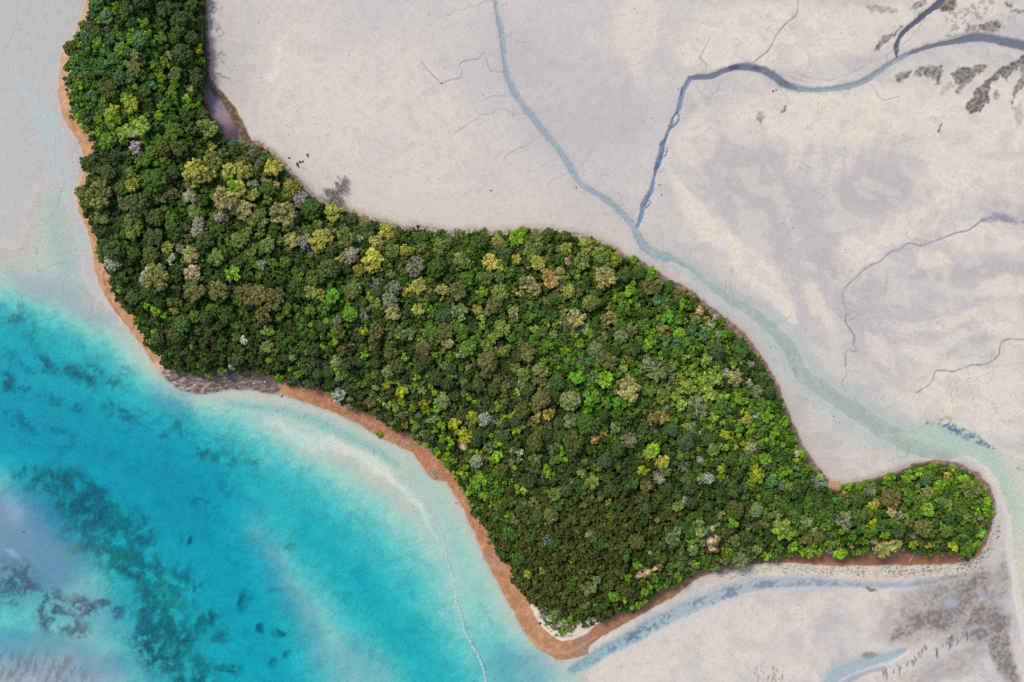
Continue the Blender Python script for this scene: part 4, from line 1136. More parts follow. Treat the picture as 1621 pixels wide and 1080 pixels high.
# ------------------------------------------------------------------ palette: how sunlit leaves of each kind look in the survey
PAL = {
    'dko': ((68, 78, 32), "dark olive"), 'dk': ((58, 74, 38), "dark green-brown"), 'dg': ((56, 84, 34), "deep green"), 'dd': ((54, 82, 24), "deep bottle-green"),
    'db': ((55, 78, 54), "dark blue-green"), 'ob': ((98, 97, 52), "olive-brown"), 'br': ((100, 90, 54), "brown"), 'ol': ((104, 112, 56), "olive"),
    'yo': ((140, 137, 64), "yellow-olive"), 'yl': ((152, 144, 66), "yellow"), 'tn': ((138, 130, 84), "tan"), 'or': ((146, 122, 72), "orange-tan"),
    'pk': ((166, 142, 122), "pinkish tan"), 'lm': ((112, 142, 34), "lime"), 'ly': ((140, 143, 36), "yellow-lime"), 'lt': ((120, 146, 66), "light green"), 'gn': ((76, 110, 36), "mid green"),
    'bg': ((82, 130, 34), "bright green"), 'bl': ((66, 104, 64), "blue-green"), 'gg': ((102, 120, 80), "grey-green"), 'gr': ((136, 137, 120), "pale grey"),
    'wh': ((164, 160, 152), "whitish grey"), 'li': ((156, 148, 158), "lilac-grey"),
}
LEAFK = 1.32   # crowns shade themselves: leaf albedo over the flat-lit reading
for k in PAL:
    pass


def tint_of(key, r, var=.12):
    c = alb(PAL[key][0], LEAFK) * (np.array([1.12, 1.0, .86]) if key in ('dg', 'gn', 'bg', 'dd', 'dk', 'dko', 'lt', 'gg', 'bl', 'db') else np.array([.95, 1.02, .95]))
    f = 1 + r.uniform(-var, var)
    return tuple(float(np.clip(q * f * (1 + r.uniform(-.05, .05)), .004, .8)) for q in c)


def form_of(key, rad, r):
    if key in ('wh', 'gr', 'li'):
        return 'twig' if r.random() < .75 else 'leafy'
    if key in ('dko', 'dk') and rad > 8:
        return 'dome' if r.random() < .75 else 'broad'
    if key in ('dd', 'db') and rad > 8:
        return 'dome'
    if key in ('ob', 'br', 'ol', 'yo', 'tn', 'yl') and rad > 8:
        return 'broad'
    if key in ('lm', 'ly') and rad < 6:
        return 'fern' if r.random() < .5 else 'knob'
    if rad > 9:
        return r.choice(['leafy', 'broad', 'leafy', 'dome'])
    return r.choice(['knob', 'knob', 'leafy'])
# ------------------------------------------------------------------ surveyed trees: x, y, crown radius (survey units), colour key, optional form
TREES = """
283 82 17 dk dome;214 109 12 ob;308 124 12 dk dome;257 10 15 dk;280 28 14 dk;278 45 12 dk;272 58 10 dd;295 30 14 dk;298 57 13 dk;312 75 7 ly;312 93 7 lm;303 62 7 tn;203 29 6 ly;225 37 8 lm;190 15 6 lm;207 62 8 lm;210 72 5 lm;188 55 8 bg;138 61 5 lm;133 41 7 lt;135 52 7 lt;123 60 5 lt;207 20 10 dk;177 33 12 bl;152 30 8 bl;160 12 12 bl;152 50 12 dk;162 57 10 dk;173 50 6 li;163 75 12 bg;197 83 13 gn;213 88 10 gg;185 97 10 bl;168 103 9 bl;152 102 7 gn;113 78 10 dko;128 75 7 ol;258 83 8 tn;240 82 9 bg;253 58 9 gn;257 98 8 lm;273 115 12 ol;273 133 8 lm;288 152 8 lm;308 162 6 lm;203 158 12 lm;213 170 12 ly;180 177 11 ly;178 145 14 dko;170 133 9 dk;135 140 7 lm;245 153 8 dk;227 145 10 dk;297 138 7 tn;298 105 12 dg;210 125 8 gg;250 110 6 ol
182 190 14 lm;203 210 12 lt;227 202 14 lt;217 215 6 wh;198 222 6 wh;177 227 14 bg;140 205 8 lm;218 235 9 li;248 220 9 bg;258 237 12 dko;327 203 18 ol broad;313 273 22 yo broad;298 292 8 wh;148 262 14 dko;178 277 12 dk;162 310 24 ob broad;132 307 10 ol;213 293 13 yo;247 287 20 dd dome;197 300 11 dg;225 327 18 dk dome;213 352 16 ol;248 345 14 dko;270 305 14 ob;302 312 12 gr;357 317 20 tn broad;370 297 12 lm broad;340 258 16 ol;365 273 14 yo;275 273 11 dk;143 282 5 lm;147 342 6 lm;315 353 10 wh;347 343 8 wh;270 343 9 gn;168 343 13 ob;277 207 12 gn;285 235 14 dko;347 220 10 dko
383 270 15 yo broad;432 265 14 yo;402 242 10 gr;420 248 7 bl;462 298 15 yo twig;380 298 14 yo;400 310 10 yo;385 330 17 tn broad;450 338 22 tn broad;408 348 17 ol;425 300 12 dg;437 293 6 pk;400 293 10 gr;493 333 17 dd;490 345 7 wh;528 338 15 yo broad;475 315 12 li;517 375 15 yo broad;483 382 14 wh twig;463 382 13 tn;442 380 9 gn;550 378 16 ol;558 347 10 dk;577 352 9 tn;583 367 14 dg;612 367 14 yo;598 383 12 tn;632 375 13 dko;425 388 13 ol;392 368 10 ol;380 382 13 ol
215 367 14 ol;247 378 16 dk;187 398 17 dk;217 403 11 dd dome;243 405 14 dko;267 393 10 yo;287 393 8 wh;305 403 14 tn;272 410 9 wh;252 440 22 ob broad;237 437 12 li;308 432 14 pk broad;310 463 17 ob broad;348 460 17 ob broad;370 432 12 lm;393 467 20 br broad;277 492 8 or;252 493 8 lm;263 500 6 lm;237 483 6 lm;247 527 6 lm;178 437 5 lm;192 458 7 lm;220 508 7 bg;185 417 14 gr dome;157 395 8 ol;313 367 11 wh;343 408 14 ol;282 530 13 dko
412 470 16 br broad;430 474 20 br broad;417 498 14 br broad;467 467 7 or;508 382 16 yo broad;555 405 15 wh twig;537 410 8 yl;593 412 17 yl broad;568 428 11 yo twig;658 422 16 gr twig;622 400 12 ol;643 397 11 yo;522 425 16 dk;500 438 17 dko;560 460 14 ob dome;493 463 12 ol;508 465 9 yo;623 457 13 gr;618 477 13 gr;622 495 12 tn;643 460 8 yl;662 455 13 yo;662 490 10 yo;537 525 14 dko;597 528 12 br;528 470 13 bg;555 498 12 bg;425 523 9 lt;578 525 7 ly;413 420 9 wh;432 417 8 gn;452 415 10 gn;418 393 12 dg
692 425 16 dd dome;702 502 14 db dome;700 393 14 ol;732 413 16 ol;777 417 14 yl broad;790 425 8 yo;807 432 8 gn;700 460 11 tn;723 463 15 ob;783 482 14 br broad;793 463 13 ol;818 380 13 lm broad;843 398 16 ol;817 412 9 yo;850 417 13 yo;837 448 14 tn;847 458 12 tn;870 443 16 or broad;895 395 11 yo;897 415 7 pk;920 413 16 ol;928 388 13 yo;867 373 11 dko;893 378 13 dg;912 505 15 tn broad;900 460 11 yo;878 473 10 dd dome;935 480 14 ob dome;812 495 10 tn;765 463 9 lm;755 490 9 yo;727 492 14 gg;733 527 13 gn;705 527 13 ob;795 522 14 ol;845 522 8 lt;867 513 5 ly;882 510 7 lt;762 518 7 lt;758 387 14 dg;800 405 11 db;787 380 9 tn;765 505 8 lt;828 368 8 lm;912 435 8 gn
972 410 11 ly leafy;1030 455 16 ob broad;958 442 18 tn broad;950 403 14 ol;1073 468 11 ob;1033 433 9 lm;1078 480 9 lm;965 503 13 tn;995 462 9 lm;998 477 5 lm;977 473 8 lm;1077 491 4 lm;1055 502 9 bg;1095 525 11 bl;1075 528 10 lm;1055 530 7 yo;1047 520 8 tn;983 533 11 gg;1000 413 6 lm;1010 432 11 dg;987 437 11 dg;1057 455 11 dg;1137 530 6 wh;1107 493 8 pk;1100 508 9 ol;1030 542 9 lm;1123 515 8 gr
247 526 5 lm;240 541 5 lm;300 564 5 lm;315 577 5 lm;315 588 6 lm;332 593 6 lm;353 588 7 ol;385 538 7 wh;368 581 5 wh;447 555 4 li;377 568 11 dko;280 530 13 dko;302 547 7 lt;443 598 6 lm;425 548 10 ol
537 625 11 wh leafy;553 642 6 gr;637 620 9 ly;613 642 8 tn;643 672 6 or;622 667 8 lm;668 650 4 wh;587 637 9 br;673 640 8 ly;693 647 7 lm;720 670 10 ly;735 690 12 ly leafy;730 602 4 lm;567 562 4 lm;585 553 5 lm;532 542 6 ly;543 555 8 br;673 553 11 br;708 543 11 tn;620 558 12 dko;630 578 13 dko;613 608 8 ly
773 573 17 br dome;815 582 9 ob;798 555 10 ol;833 560 13 ob;857 585 14 ol;857 604 10 ob;830 593 12 ol;800 612 9 br;783 613 12 dko;837 617 10 dk;820 620 7 lt;883 605 13 dg dome;857 633 15 br dome;903 635 17 gg dome;930 673 17 dd dome;940 695 8 or leafy;952 685 8 or leafy;957 602 14 lm broad;965 573 14 ob;987 583 8 tn;995 572 4 or;993 618 18 tn broad;937 633 13 bg leafy;913 598 11 bg leafy;847 700 14 dko;903 670 11 gg;818 682 7 ly;750 660 10 ly;767 663 11 wh;783 667 8 wh;797 660 7 lm;868 655 11 or broad;850 662 8 tn;908 700 18 dko dome;995 697 13 gr;827 650 13 dko;755 560 6 lm;933 572 8 bl;978 710 12 dg
1046 567 5 lm fern;1042 592 13 gg;1025 575 9 gr;1133 558 12 db;1168 555 15 dg;1163 598 12 tn;1148 590 7 wh;1185 607 7 wh;1165 587 5 wh;1123 622 12 lt leafy;1087 612 13 lt leafy;1048 628 13 ol;1047 662 10 or leafy;1033 660 10 br;1100 633 11 gg;1173 638 5 lm fern;1172 653 5 ly;1167 630 9 lm;1218 672 6 lm;1223 687 8 lm;1228 702 5 lm fern;1175 702 5 ly fern;1150 687 8 ly;1148 708 6 lm;1188 677 9 lm;1195 657 7 wh;1197 620 10 gr;1215 620 10 dk;1153 650 4 wh;1108 683 6 wh;1190 708 8 pk;1212 660 9 lm;1085 700 14 db dome;1127 712 10 ol;1032 712 12 lm broad;1180 663 9 yo;1063 680 11 db;1227 637 9 dg
852 817 11 dko dome;872 817 12 ob dome;938 763 12 ol;877 783 12 ol;738 712 12 ly leafy;757 760 11 lm;830 775 7 lt;810 795 8 gn;828 797 7 bl;963 796 6 lt;867 747 10 lm;793 745 12 dko;755 730 11 gr dome;957 730 12 db;787 722 9 lm;823 715 7 gr
1030 718 11 yo;1050 732 11 yo;1043 758 9 wh;1053 747 9 ol;1017 743 8 ly;1022 770 10 ob;1127 727 4 lm fern;1140 743 7 ly;1200 755 10 ly leafy;1192 742 8 ly;1210 728 10 lm;1157 727 10 dk;1220 737 8 bl;1220 760 10 bl;1165 750 9 dg;1120 757 10 wh;1188 773 5 ly;1195 807 12 gg;1228 813 9 gg;1103 785 9 ol;1158 825 9 lm;1072 800 10 ol;1007 857 13 dko dome;1162 805 14 dko;1063 853 13 gg;1098 853 8 lm;1162 853 10 ol;1197 867 9 gg;1223 861 5 lm;1212 877 8 lm;1108 728 6 wh
1297 755 7 lm;1240 763 5 lm;1257 718 6 pk;1233 835 14 lt leafy;1245 842 10 lm leafy;1275 825 11 gg;1293 847 9 br;1275 852 10 ob;1275 870 10 lm;1253 863 9 lm;1293 872 7 lm;1388 801 8 yo leafy;1415 792 16 br dome;1413 812 9 tn;1383 828 7 ly;1380 855 6 wh;1412 860 12 tn broad;1393 867 14 tn broad;1398 843 9 lm;1338 783 6 or;1345 773 6 lm;1380 778 9 gr;1327 793 8 bl;1460 835 14 ob dome;1427 817 6 li;1445 847 7 gr;1470 810 10 lm;1417 838 12 dk;1340 817 9 gg;1357 792 12 dg;1327 875 10 lm;1313 870 7 wh;1323 855 6 lm
1489 767 9 lm leafy;1533 777 15 ol broad;1458 748 9 lm;1476 743 8 lm;1473 780 9 tn;1471 807 9 yo;1544 840 11 lm leafy;1504 862 9 ly;1544 858 7 lm;1501 798 8 ol;1489 863 7 dk;1528 870 11 gn;1543 817 5 li;1559 810 8 lm;1558 795 8 lm;1543 795 7 gn;1494 818 9 dg;1524 758 8 lm;1499 753 6 or;1468 760 10 bl;1408 758 8 lm;1439 758 9 lm;1373 767 7 lm;1361 772 6 lm;1468 862 8 yo;1444 860 8 ly
"""
rr = random.Random(77)
picked = []
for item in TREES.replace("\n", ";").split(";"):
    q = item.split()
    if len(q) >= 4:
        picked.append([float(q[0]), float(q[1]), float(q[2]), q[3], q[4] if len(q) > 4 else None])

# vegetation zones: x, y and how often each colour turns up around there
ZONES = """
180 60 bl 35 gn 30 lm 10 dk 20;280 40 dk 50 dg 30 bl 10 lm 8;170 120 bl 40 gn 40 dg 10;230 130 gn 30 bl 30 lm 18 dk 20;210 180 lm 50 gn 30 bl 10;230 215 lt 45 lm 30 gr 10 wh 6 gn 20;290 200 gn 40 dg 30 bl 20 lm 10;160 260 dk 50 dg 40;170 330 dk 40 ob 35 dg 25;250 300 dg 40 gn 30 ol 20 dk 10
320 320 gn 30 dg 30 ol 20 tn 8 wh 5;390 290 ol 30 yo 22 gr 12 dg 22 wh 6;440 340 tn 20 ol 30 dg 35 gn 10;300 400 dg 40 dk 30 gn 20 ol 10;400 420 gn 35 dg 35 ol 18;220 450 dk 50 dg 35 gr 6;270 520 dk 50 dko 20 dg 25;350 560 dko 70 dg 22 dk 8;480 450 dk 30 gn 25 dg 35;540 490 gn 35 lm 18 dk 20 gr 8 dg 10
600 400 ol 35 dg 35 yo 12 gr 6;680 400 dg 45 ol 35 gn 10;760 430 dg 45 gn 30 ol 18;850 430 ol 35 dg 35 tn 12;920 420 ol 40 dg 35 gn 10;750 500 gn 40 dg 30 gg 16 lt 6;600 560 dk 42 dko 10 gn 18 gg 14 lm 8;520 590 dk 48 gg 16 lm 10 dg 14;640 620 dk 40 ly 12 lm 16 gg 14;740 690 ly 32 lm 28 dk 20 wh 5 dg 10;690 640 dk 40 lm 22 gg 20;780 620 dk 50 ob 20 gg 14 lm 5
900 560 gn 40 gg 26 lm 12 dk 14;870 640 ob 32 dk 40 gg 16;940 620 bg 40 gn 35 gg 10;1000 480 gn 40 dg 40 lm 12;1060 520 lm 20 gn 38 bl 20 dg 14 yo 5;1040 600 gg 30 gn 38 lm 8 gr 8;1100 610 lt 35 lm 15 gn 30;1170 600 gr 16 dg 38 wh 8 gn 26;1180 660 lm 30 gn 32 gr 10 wh 6 yl 5 dg 12;1220 690 lm 42 gn 38;1080 690 dg 40 gn 32 gg 18
960 700 dk 45 dg 32 gn 18;840 720 dk 42 gg 26 lm 8 dg 12;760 760 gn 30 lm 18 dk 35;850 800 dko 70 gg 14 dg 14;800 860 dko 75 dg 18;900 880 dko 92 dg 6;880 940 dko 76 lm 5 gg 10;980 850 dko 86 dg 10;1000 780 dko 62 dk 20 dg 10;1050 840 dko 48 dg 28 gg 12;1090 770 dk 48 gr 12 dg 26;1150 790 dk 48 gg 22 dg 20
1200 740 lm 36 bl 34 dg 16;1100 870 lm 18 gn 34 gg 30;1060 910 lm 26 gn 40 dg 20;1200 850 dk 30 gg 30 gn 22;1250 800 gn 32 dg 36 gr 8;1250 850 lm 36 gn 34 gg 12;1330 810 gn 48 dg 34 lm 10;1400 830 gn 34 dg 34 ol 12 lm 10;1480 770 gn 48 lm 26 dg 16;1500 830 gn 42 dg 24 ol 16 lm 12;1550 810 lm 42 gn 38 ol 10
"""
zones = []
for item in ZONES.replace("\n", ";").split(";"):
    q = item.split()
    if len(q) > 3:
        zones.append((float(q[0]), float(q[1]), [(q[i], float(q[i + 1]) * {'lm': .85, 'ly': .6, 'wh': .6, 'gr': .7, 'tn': .5, 'or': .4, 'yo': .55, 'ob': .6, 'ol': .8, 'yl': .5, 'gn': 1.15, 'dg': 1.15}.get(q[i], 1)) for i in range(2, len(q), 2)]))

zones = [(x, y, [(k, w * (1.9 if k in ('lm', 'lt', 'bg') and w > 14 else .6 if k in ('wh', 'gr', 'yl', 'tn') else 1)) for k, w in ws]) for x, y, ws in zones]


def zone_colour(x, y, r):
    x += r.gauss(0, 22); y += r.gauss(0, 22)
    z = min(zones, key=lambda z: (z[0] - x) ** 2 + (z[1] - y) ** 2)
    tot = sum(w for _, w in z[2]); u = r.random() * tot
    for k, w in z[2]:
        u -= w
        if u <= 0:
            return k
    return z[2][0][0]


def tree_height(rad):
    return 3.0 + .27 * rad


def inside(px, py, margin):
    return float(read(SDF, px, py)) > margin


def bare(px, py, pad=0):
    return any(((px - b[0]) / (b[2] + pad)) ** 2 + ((py - b[1]) / (b[3] + pad)) ** 2 < 1 for b in BARE)


# dart throwing for the rest of the canopy, on a bucket grid, in ground coordinates
BK = 26.0
bucket = {}


def near(px, py, rad, fac):
    i, j = int(px // BK), int(py // BK)
    for a in (i - 1, i, i + 1):
        for b in (j - 1, j, j + 1):
            for (x, y, r0) in bucket.get((a, b), ()):
                if (x - px) ** 2 + (y - py) ** 2 < (fac * (r0 + rad)) ** 2:
                    return True
    return False


def put(px, py, rad):
    bucket.setdefault((int(px // BK), int(py // BK)), []).append((px, py, rad))


trees = []          # ground x, y (survey), crown radius (survey), colour key, form, dx
for (x, y, rad, key, form) in picked:
    gz = ground_z(x, y)
    h = tree_height(rad)
    f = (ALT - gz - h * .8) / ALT
    gx, gy = CX + (x - CX) * f, CY + (y - CY) * f
    if bare(gx, gy, rad * .9 + 1):
        continue
    sd0 = float(read(SDF, gx, gy))
    trees.append([gx, gy, rad * f, key, form or form_of(key, rad, rr), True])
    put(gx, gy, rad * f)
for sweep, (rmin, rmax, fac, tries) in enumerate([(10.5, 13.0, .78, 450), (8.0, 10.5, .72, 2400), (6.0, 8.0, .68, 9000), (3.6, 6.0, .62, 90000), (2.4, 3.6, .60, 110000)]):
    for _ in range(tries):
        vx_ = rr.uniform(96, 1575); vy_ = rr.uniform(-150, 990)
        rad = rr.uniform(rmin, rmax)
        if float(read(SDV, vx_, vy_)) < rad * rr.uniform(.3, .85):
            continue
        gz = ground_z(vx_, vy_)
        f = (ALT - gz - tree_height(rad) * .8) / ALT
        x, y = CX + (vx_ - CX) * f, CY + (vy_ - CY) * f
        if near(x, y, rad, fac) or bare(x, y, rad * 1.1 + 2) or float(read(SDF, x, y)) < 1:
            continue
        key = zone_colour(x, y, rr)
        if sweep < 2 and key in ('lm', 'ly', 'wh', 'gr', 'dko'):
            continue
        trees.append([x, y, rad, key, form_of(key, rad, rr), False])
        put(x, y, rad)

# individuals: the surveyed ones and then the largest, 300 in all
trees.sort(key=lambda t: (not (t[5] and t[2] > 6.3), -t[2]))
vis = [t for t in trees if t[1] > -4]
solo = vis[:296]
ids = set(id(t) for t in solo)
mass = [t for t in trees if id(t) not in ids]

# ------------------------------------------------------------------ words for labels
PLACES = [(185, 40, "on the top of the narrow neck"), (285, 50, "along the neck's right edge"), (150, 110, "on the neck above the pale left flats"), (205, 175, "in the lime middle of the neck"), (315, 200, "beside the small muddy inlet"),
          (155, 265, "at the bend of the left beach"), (240, 290, "at the foot of the neck"), (330, 290, "below the muddy inlet"), (440, 300, "near the fallen grey tree"), (185, 410, "above the left orange beach"),
          (280, 440, "in the island's broad left end"), (330, 550, "above the grey rock shelf"), (415, 440, "around the big brown crowns"), (520, 400, "behind the fallen grey tree"), (470, 560, "above the rust-coloured lower beach"),
          (620, 500, "in the left middle of the island"), (650, 400, "along the upper shore"), (800, 410, "midway along the upper shore"), (920, 420, "where the stream nears the trees"), (780, 560, "in the middle of the island"),
          (640, 640, "above the middle of the orange beach"), (940, 580, "in the right middle of the island"), (750, 690, "on the yellow slope above the beach"), (870, 660, "in the lower middle of the island"), (1040, 470, "behind the upper right bank"),
          (1060, 600, "in the bright right half"), (1180, 590, "inside the right bank"), (1200, 680, "on the lime slope by the right bank"), (1030, 720, "below the bright right half"), (830, 790, "in the dark grove above the beach"),
          (930, 890, "in the dark grove over the tip"), (1080, 860, "near the two bare earth slips"), (1150, 780, "where the island narrows"), (1240, 850, "at the root of the hook"), (1360, 800, "on the left part of the hook"),
          (1420, 850, "along the hook's lower edge"), (1480, 760, "on the hook's upper edge"), (1520, 830, "on the hook's rounded end")]
FORMW = {'dome': "domed tree", 'broad': "spreading tree", 'leafy': "loose-leaved tree", 'knob': "small round tree", 'twig': "tree with bare pale twigs", 'fern': "rosette tree fern"}


def place_word(x, y):
    return min(PLACES, key=lambda p: (p[0] - x) ** 2 + (p[1] - y) ** 2)[2]


def size_word(rad):
    return "huge" if rad > 19.5 else "large" if rad > 14.5 else "medium" if rad > 10.5 else "smallish"


def way(dx, dy):
    if abs(dx) > abs(dy):
        return "right of" if dx > 0 else "left of"
    return "below" if dy > 0 else "above"


used_labels = set()


def make_label(t, pool):
    x, y, rad, key, form = t[:5]
    head = f"{size_word(rad)} {PAL[key][1]} {FORMW[form]}"
    base = f"{head} {place_word(x, y)}"
    near_ = sorted((o for o in pool if o is not t), key=lambda o: (o[0] - x) ** 2 + (o[1] - y) ** 2)[:7]
    cands = []
    for o in near_:
        if o[3] != key:
            cands.append(f"{base}, {way(x - o[0], y - o[1])} a {PAL[o[3]][1]} one")
    for o in near_:
        cands.append(f"{head} {way(x - o[0], y - o[1])} a {size_word(o[2])} {PAL[o[3]][1]} {FORMW[o[4]].split(' with')[0]}")
    for i, o in enumerate(near_):
        for p in near_[i + 1:]:
            if o[3] != p[3]:
                cands.append(f"{head}, {way(x - o[0], y - o[1])} a {PAL[o[3]][1]} and {way(x - p[0], y - p[1])} a {PAL[p[3]][1]} one")
    for c in cands:
        if c not in used_labels and len(c.split()) <= 16:
            used_labels.add(c)
            return c
    c = base
    used_labels.add(c)
    return c


# ------------------------------------------------------------------ build the individual trees
def empty(name, loc, label, cat, group=None):
    o = bpy.data.objects.new(name, None)
    o.empty_display_size = .5
    COL.objects.link(o)
    o.location = loc
    o["label"] = label; o["category"] = cat
    if group:
        o["group"] = group
    return o


def child(name, me, parent):
    o = bpy.data.objects.new(name, me)
    COL.objects.link(o)
    o.parent = parent
    return o


rb = random.Random(91)
for t in solo:
    x, y, rad, key, form = t[:5]
    gz = ground_z(x, y)
    h = tree_height(rad) * rb.uniform(.92, 1.1)
    R_ = rad * PX * 1.08
    root = empty("tree_fern" if form == 'fern' else "broadleaf_tree", W(x, y, gz), make_label(t, solo), "tree", "trees of the island forest")
    root.rotation_euler = (0, 0, rb.uniform(0, 6.283))
    c = child("crown", rb.choice(CROWN_MESH[form]), root)
    c.scale = (R_ * rb.uniform(.95, 1.06), R_ * rb.uniform(.92, 1.05), R_ * rb.uniform(.9, 1.15))
    c.location = (0, 0, h - .62 * R_)
    tc = tint_of(key, rb)
    c.color = (*tc, 1)
    k = child("trunk", rb.choice(TRUNK_MESH), root)
    k.scale = (R_ * 1.0, R_ * 1.0, h * 1.02)

# ------------------------------------------------------------------ the rest of the canopy and the undergrowth: one mass each, laid out by geometry nodes
whole = bpy.data.collections.new("forest_kinds")      # whole small trees, never linked to the scene on their own
KIND = {}
order = []
for form in ('broad', 'dome', 'fern', 'knob', 'leafy', 'twig'):
    for i, b in enumerate(CROWNS[form]):
        B2 = Build()
        vv = np.concatenate(b.v).copy(); vv[:, 2] += 1.6
        B2.v = [vv]; B2.f = list(b.f); B2.a = list(b.a); B2.n = b.n; B2.mi = list(b.mi)
        stick(B2, (0, 0, -.6), (.03, .02, 1.1), .085, .06, 6, 1.0, 1)
        for k in range(3):
            th = k * 2.1
            stick(B2, (.03, .02, 1.0), (.3 * math.cos(th), .3 * math.sin(th), 1.75), .05, .025, 4, 1.0, 1)
        me = B2.mesh("canopy_%s_%d" % (form, i), [FOL, BARK], form not in ('twig', 'fern'))
        o = bpy.data.objects.new("canopy_%s_%d" % (form, i), me)
        whole.objects.link(o)
        KIND[(form, i)] = len(order); order.append((form, i))


def scatter(name, pts):
    me = bpy.data.meshes.new(name)
    me.from_pydata([p[0] for p in pts], [], [])
    for nm, typ, idx in (("kind", 'INT', 1), ("turn", 'FLOAT', 2)):
        a = me.attributes.new(nm, typ, 'POINT')
        a.data.foreach_set("value", np.array([p[idx] for p in pts], dtype=np.int32 if typ == 'INT' else np.float32))
    a = me.attributes.new("size", 'FLOAT_VECTOR', 'POINT')
    a.data.foreach_set("vector", np.array([p[3] for p in pts], dtype=np.float32).ravel())
    a = me.attributes.new("tint", 'FLOAT_COLOR', 'POINT')
    a.data.foreach_set("color", np.array([(*p[4], 1) for p in pts], dtype=np.float32).ravel())
    a = me.attributes.new("placed", 'FLOAT', 'POINT')
    a.data.foreach_set("value", np.ones(len(pts), np.float32))
    o = bpy.data.objects.new(name, me)
    COL.objects.link(o)
    ng = bpy.data.node_groups.new(name + "_layout", 'GeometryNodeTree')
    ng.interface.new_socket("Geometry", in_out='INPUT', socket_type='NodeSocketGeometry')
    ng.interface.new_socket("Geometry", in_out='OUTPUT', socket_type='NodeSocketGeometry')
    n, L = ng.nodes, ng.links
    gi = n.new("NodeGroupInput"); go = n.new("NodeGroupOutput")
    ci = n.new("GeometryNodeCollectionInfo"); ci.inputs["Collection"].default_value = whole
    ci.inputs["Separate Children"].default_value = True; ci.inputs["Reset Children"].default_value = True
    ip = n.new("GeometryNodeInstanceOnPoints")
    L.new(gi.outputs[0], ip.inputs["Points"]); L.new(ci.outputs[0], ip.inputs["Instance"])
    ip.inputs["Pick Instance"].default_value = True

    def named(nm, typ):
        q = n.new("GeometryNodeInputNamedAttribute"); q.data_type = typ; q.inputs["Name"].default_value = nm
        return q.outputs["Attribute"]
    L.new(named("kind", 'INT'), ip.inputs["Instance Index"])
    cb = n.new("ShaderNodeCombineXYZ"); L.new(named("turn", 'FLOAT'), cb.inputs["Z"])
    L.new(cb.outputs[0], ip.inputs["Rotation"])
    L.new(named("size", 'FLOAT_VECTOR'), ip.inputs["Scale"])
    L.new(ip.outputs[0], go.inputs[0])
    md = o.modifiers.new("layout", 'NODES'); md.node_group = ng
    o["kind"] = "stuff"
    o["label"] = "dense mixed green canopy of smaller trees filling the island" if name == "forest" else "low dark undergrowth filling gaps between the trees"
    return o


def kind_for(form, r):
    return KIND[(form, r.randrange(len(CROWNS[form])))]


pts = []
for t in mass:
    x, y, rad, key, form = t[:5]
    gz = ground_z(x, y)
    h = tree_height(rad) * rb.uniform(.72, 1.22)
    R_ = rad * PX * 1.10
    sz = h / 2.35
    pts.append((W(x, y, gz), kind_for(form, rb), rb.uniform(0, 6.28), (R_, R_ * rb.uniform(.9, 1.08), sz if sz < R_ * 2.2 else R_ * 2.2), tint_of(key, rb, .2)))
scatter("forest", pts)
pts = []
for _ in range(60000):
    if len(pts) > 5200:
        break
    x = rb.uniform(96, 1575); y = rb.uniform(-150, 985)
    if not inside(x, y, 2.5) or bare(x, y, 5):
        continue
    edge = float(read(SDF, x, y)) < 12
    key = zone_colour(x, y, rb)
    if key in ('wh', 'gr', 'yl', 'tn', 'or', 'ob', 'br', 'ol', 'yo', 'li'):
        key = 'gn' if edge else 'dg'
    if rb.random() < .5:
        key = 'dg'
    R_ = rb.uniform(.7, 1.35)
    pts.append((W(x, y, ground_z(x, y) - .5), kind_for(rb.choice(['knob', 'leafy', 'leafy']), rb), rb.uniform(0, 6.28), (R_, R_, R_ * rb.uniform(.7, 1.1)), tint_of(key, rb, .2)))
# ragged low bushes along the rim, scrub on the white shell point
for _ in range(26000):
    x = rb.uniform(96, 1580); y = rb.uniform(-40, 990)
    e = float(read(SDV, x, y))
    if not (-3.5 < e < 4) or float(read(SDB, x, y)) < 1.5 or math.sin(x * .07) + math.sin(y * .09 + x * .031) < -.2 or rb.random() < .45:
        continue
    R_ = rb.uniform(.3, .8)
    pts.append((W(x, y, ground_z(x, y) - .25), kind_for(rb.choice(['knob', 'leafy', 'leafy', 'twig']), rb), rb.uniform(0, 6.28), (R_, R_, R_ * rb.uniform(.6, .9)), tint_of(rb.choice(['dk', 'dg', 'gn', 'lm', 'lt', 'gr', 'ol', 'dko']), rb, .2)))
SCRUB = [(848, 958), (856, 976), (872, 990), (890, 998), (905, 994), (916, 984), (912, 970), (880, 960)]
for _ in range(420):
    x = rb.uniform(845, 920); y = rb.uniform(955, 1000)
    if float(poly_sd(np.array([x]), np.array([y]), SCRUB)[0]) < 0 or rb.random() < .4:
        continue
    R_ = rb.uniform(.22, .6)
    pts.append((W(x, y, ground_z(x, y) - .3), kind_for(rb.choice(['knob', 'leafy', 'twig']), rb), rb.uniform(0, 6.28), (R_, R_, R_ * .7), tint_of(rb.choice(['gr', 'li', 'ol', 'gn', 'dko', 'gg', 'lm']), rb, .2)))
for b_ in BARE[:4]:
    for _ in range(9):
        th = rb.uniform(0, 6.28); k = rb.uniform(.35, 1.25)
        x, y = b_[0] + b_[2] * k * math.cos(th), b_[1] + b_[3] * k * math.sin(th)
        R_ = rb.uniform(.25, .55)
        pts.append((W(x, y, ground_z(x, y) - .25), kind_for('knob', rb), rb.uniform(0, 6.28), (R_, R_, R_ * .7), tint_of(rb.choice(['gn', 'lm', 'ol', 'dg']), rb, .2)))
scatter("undergrowth", pts)
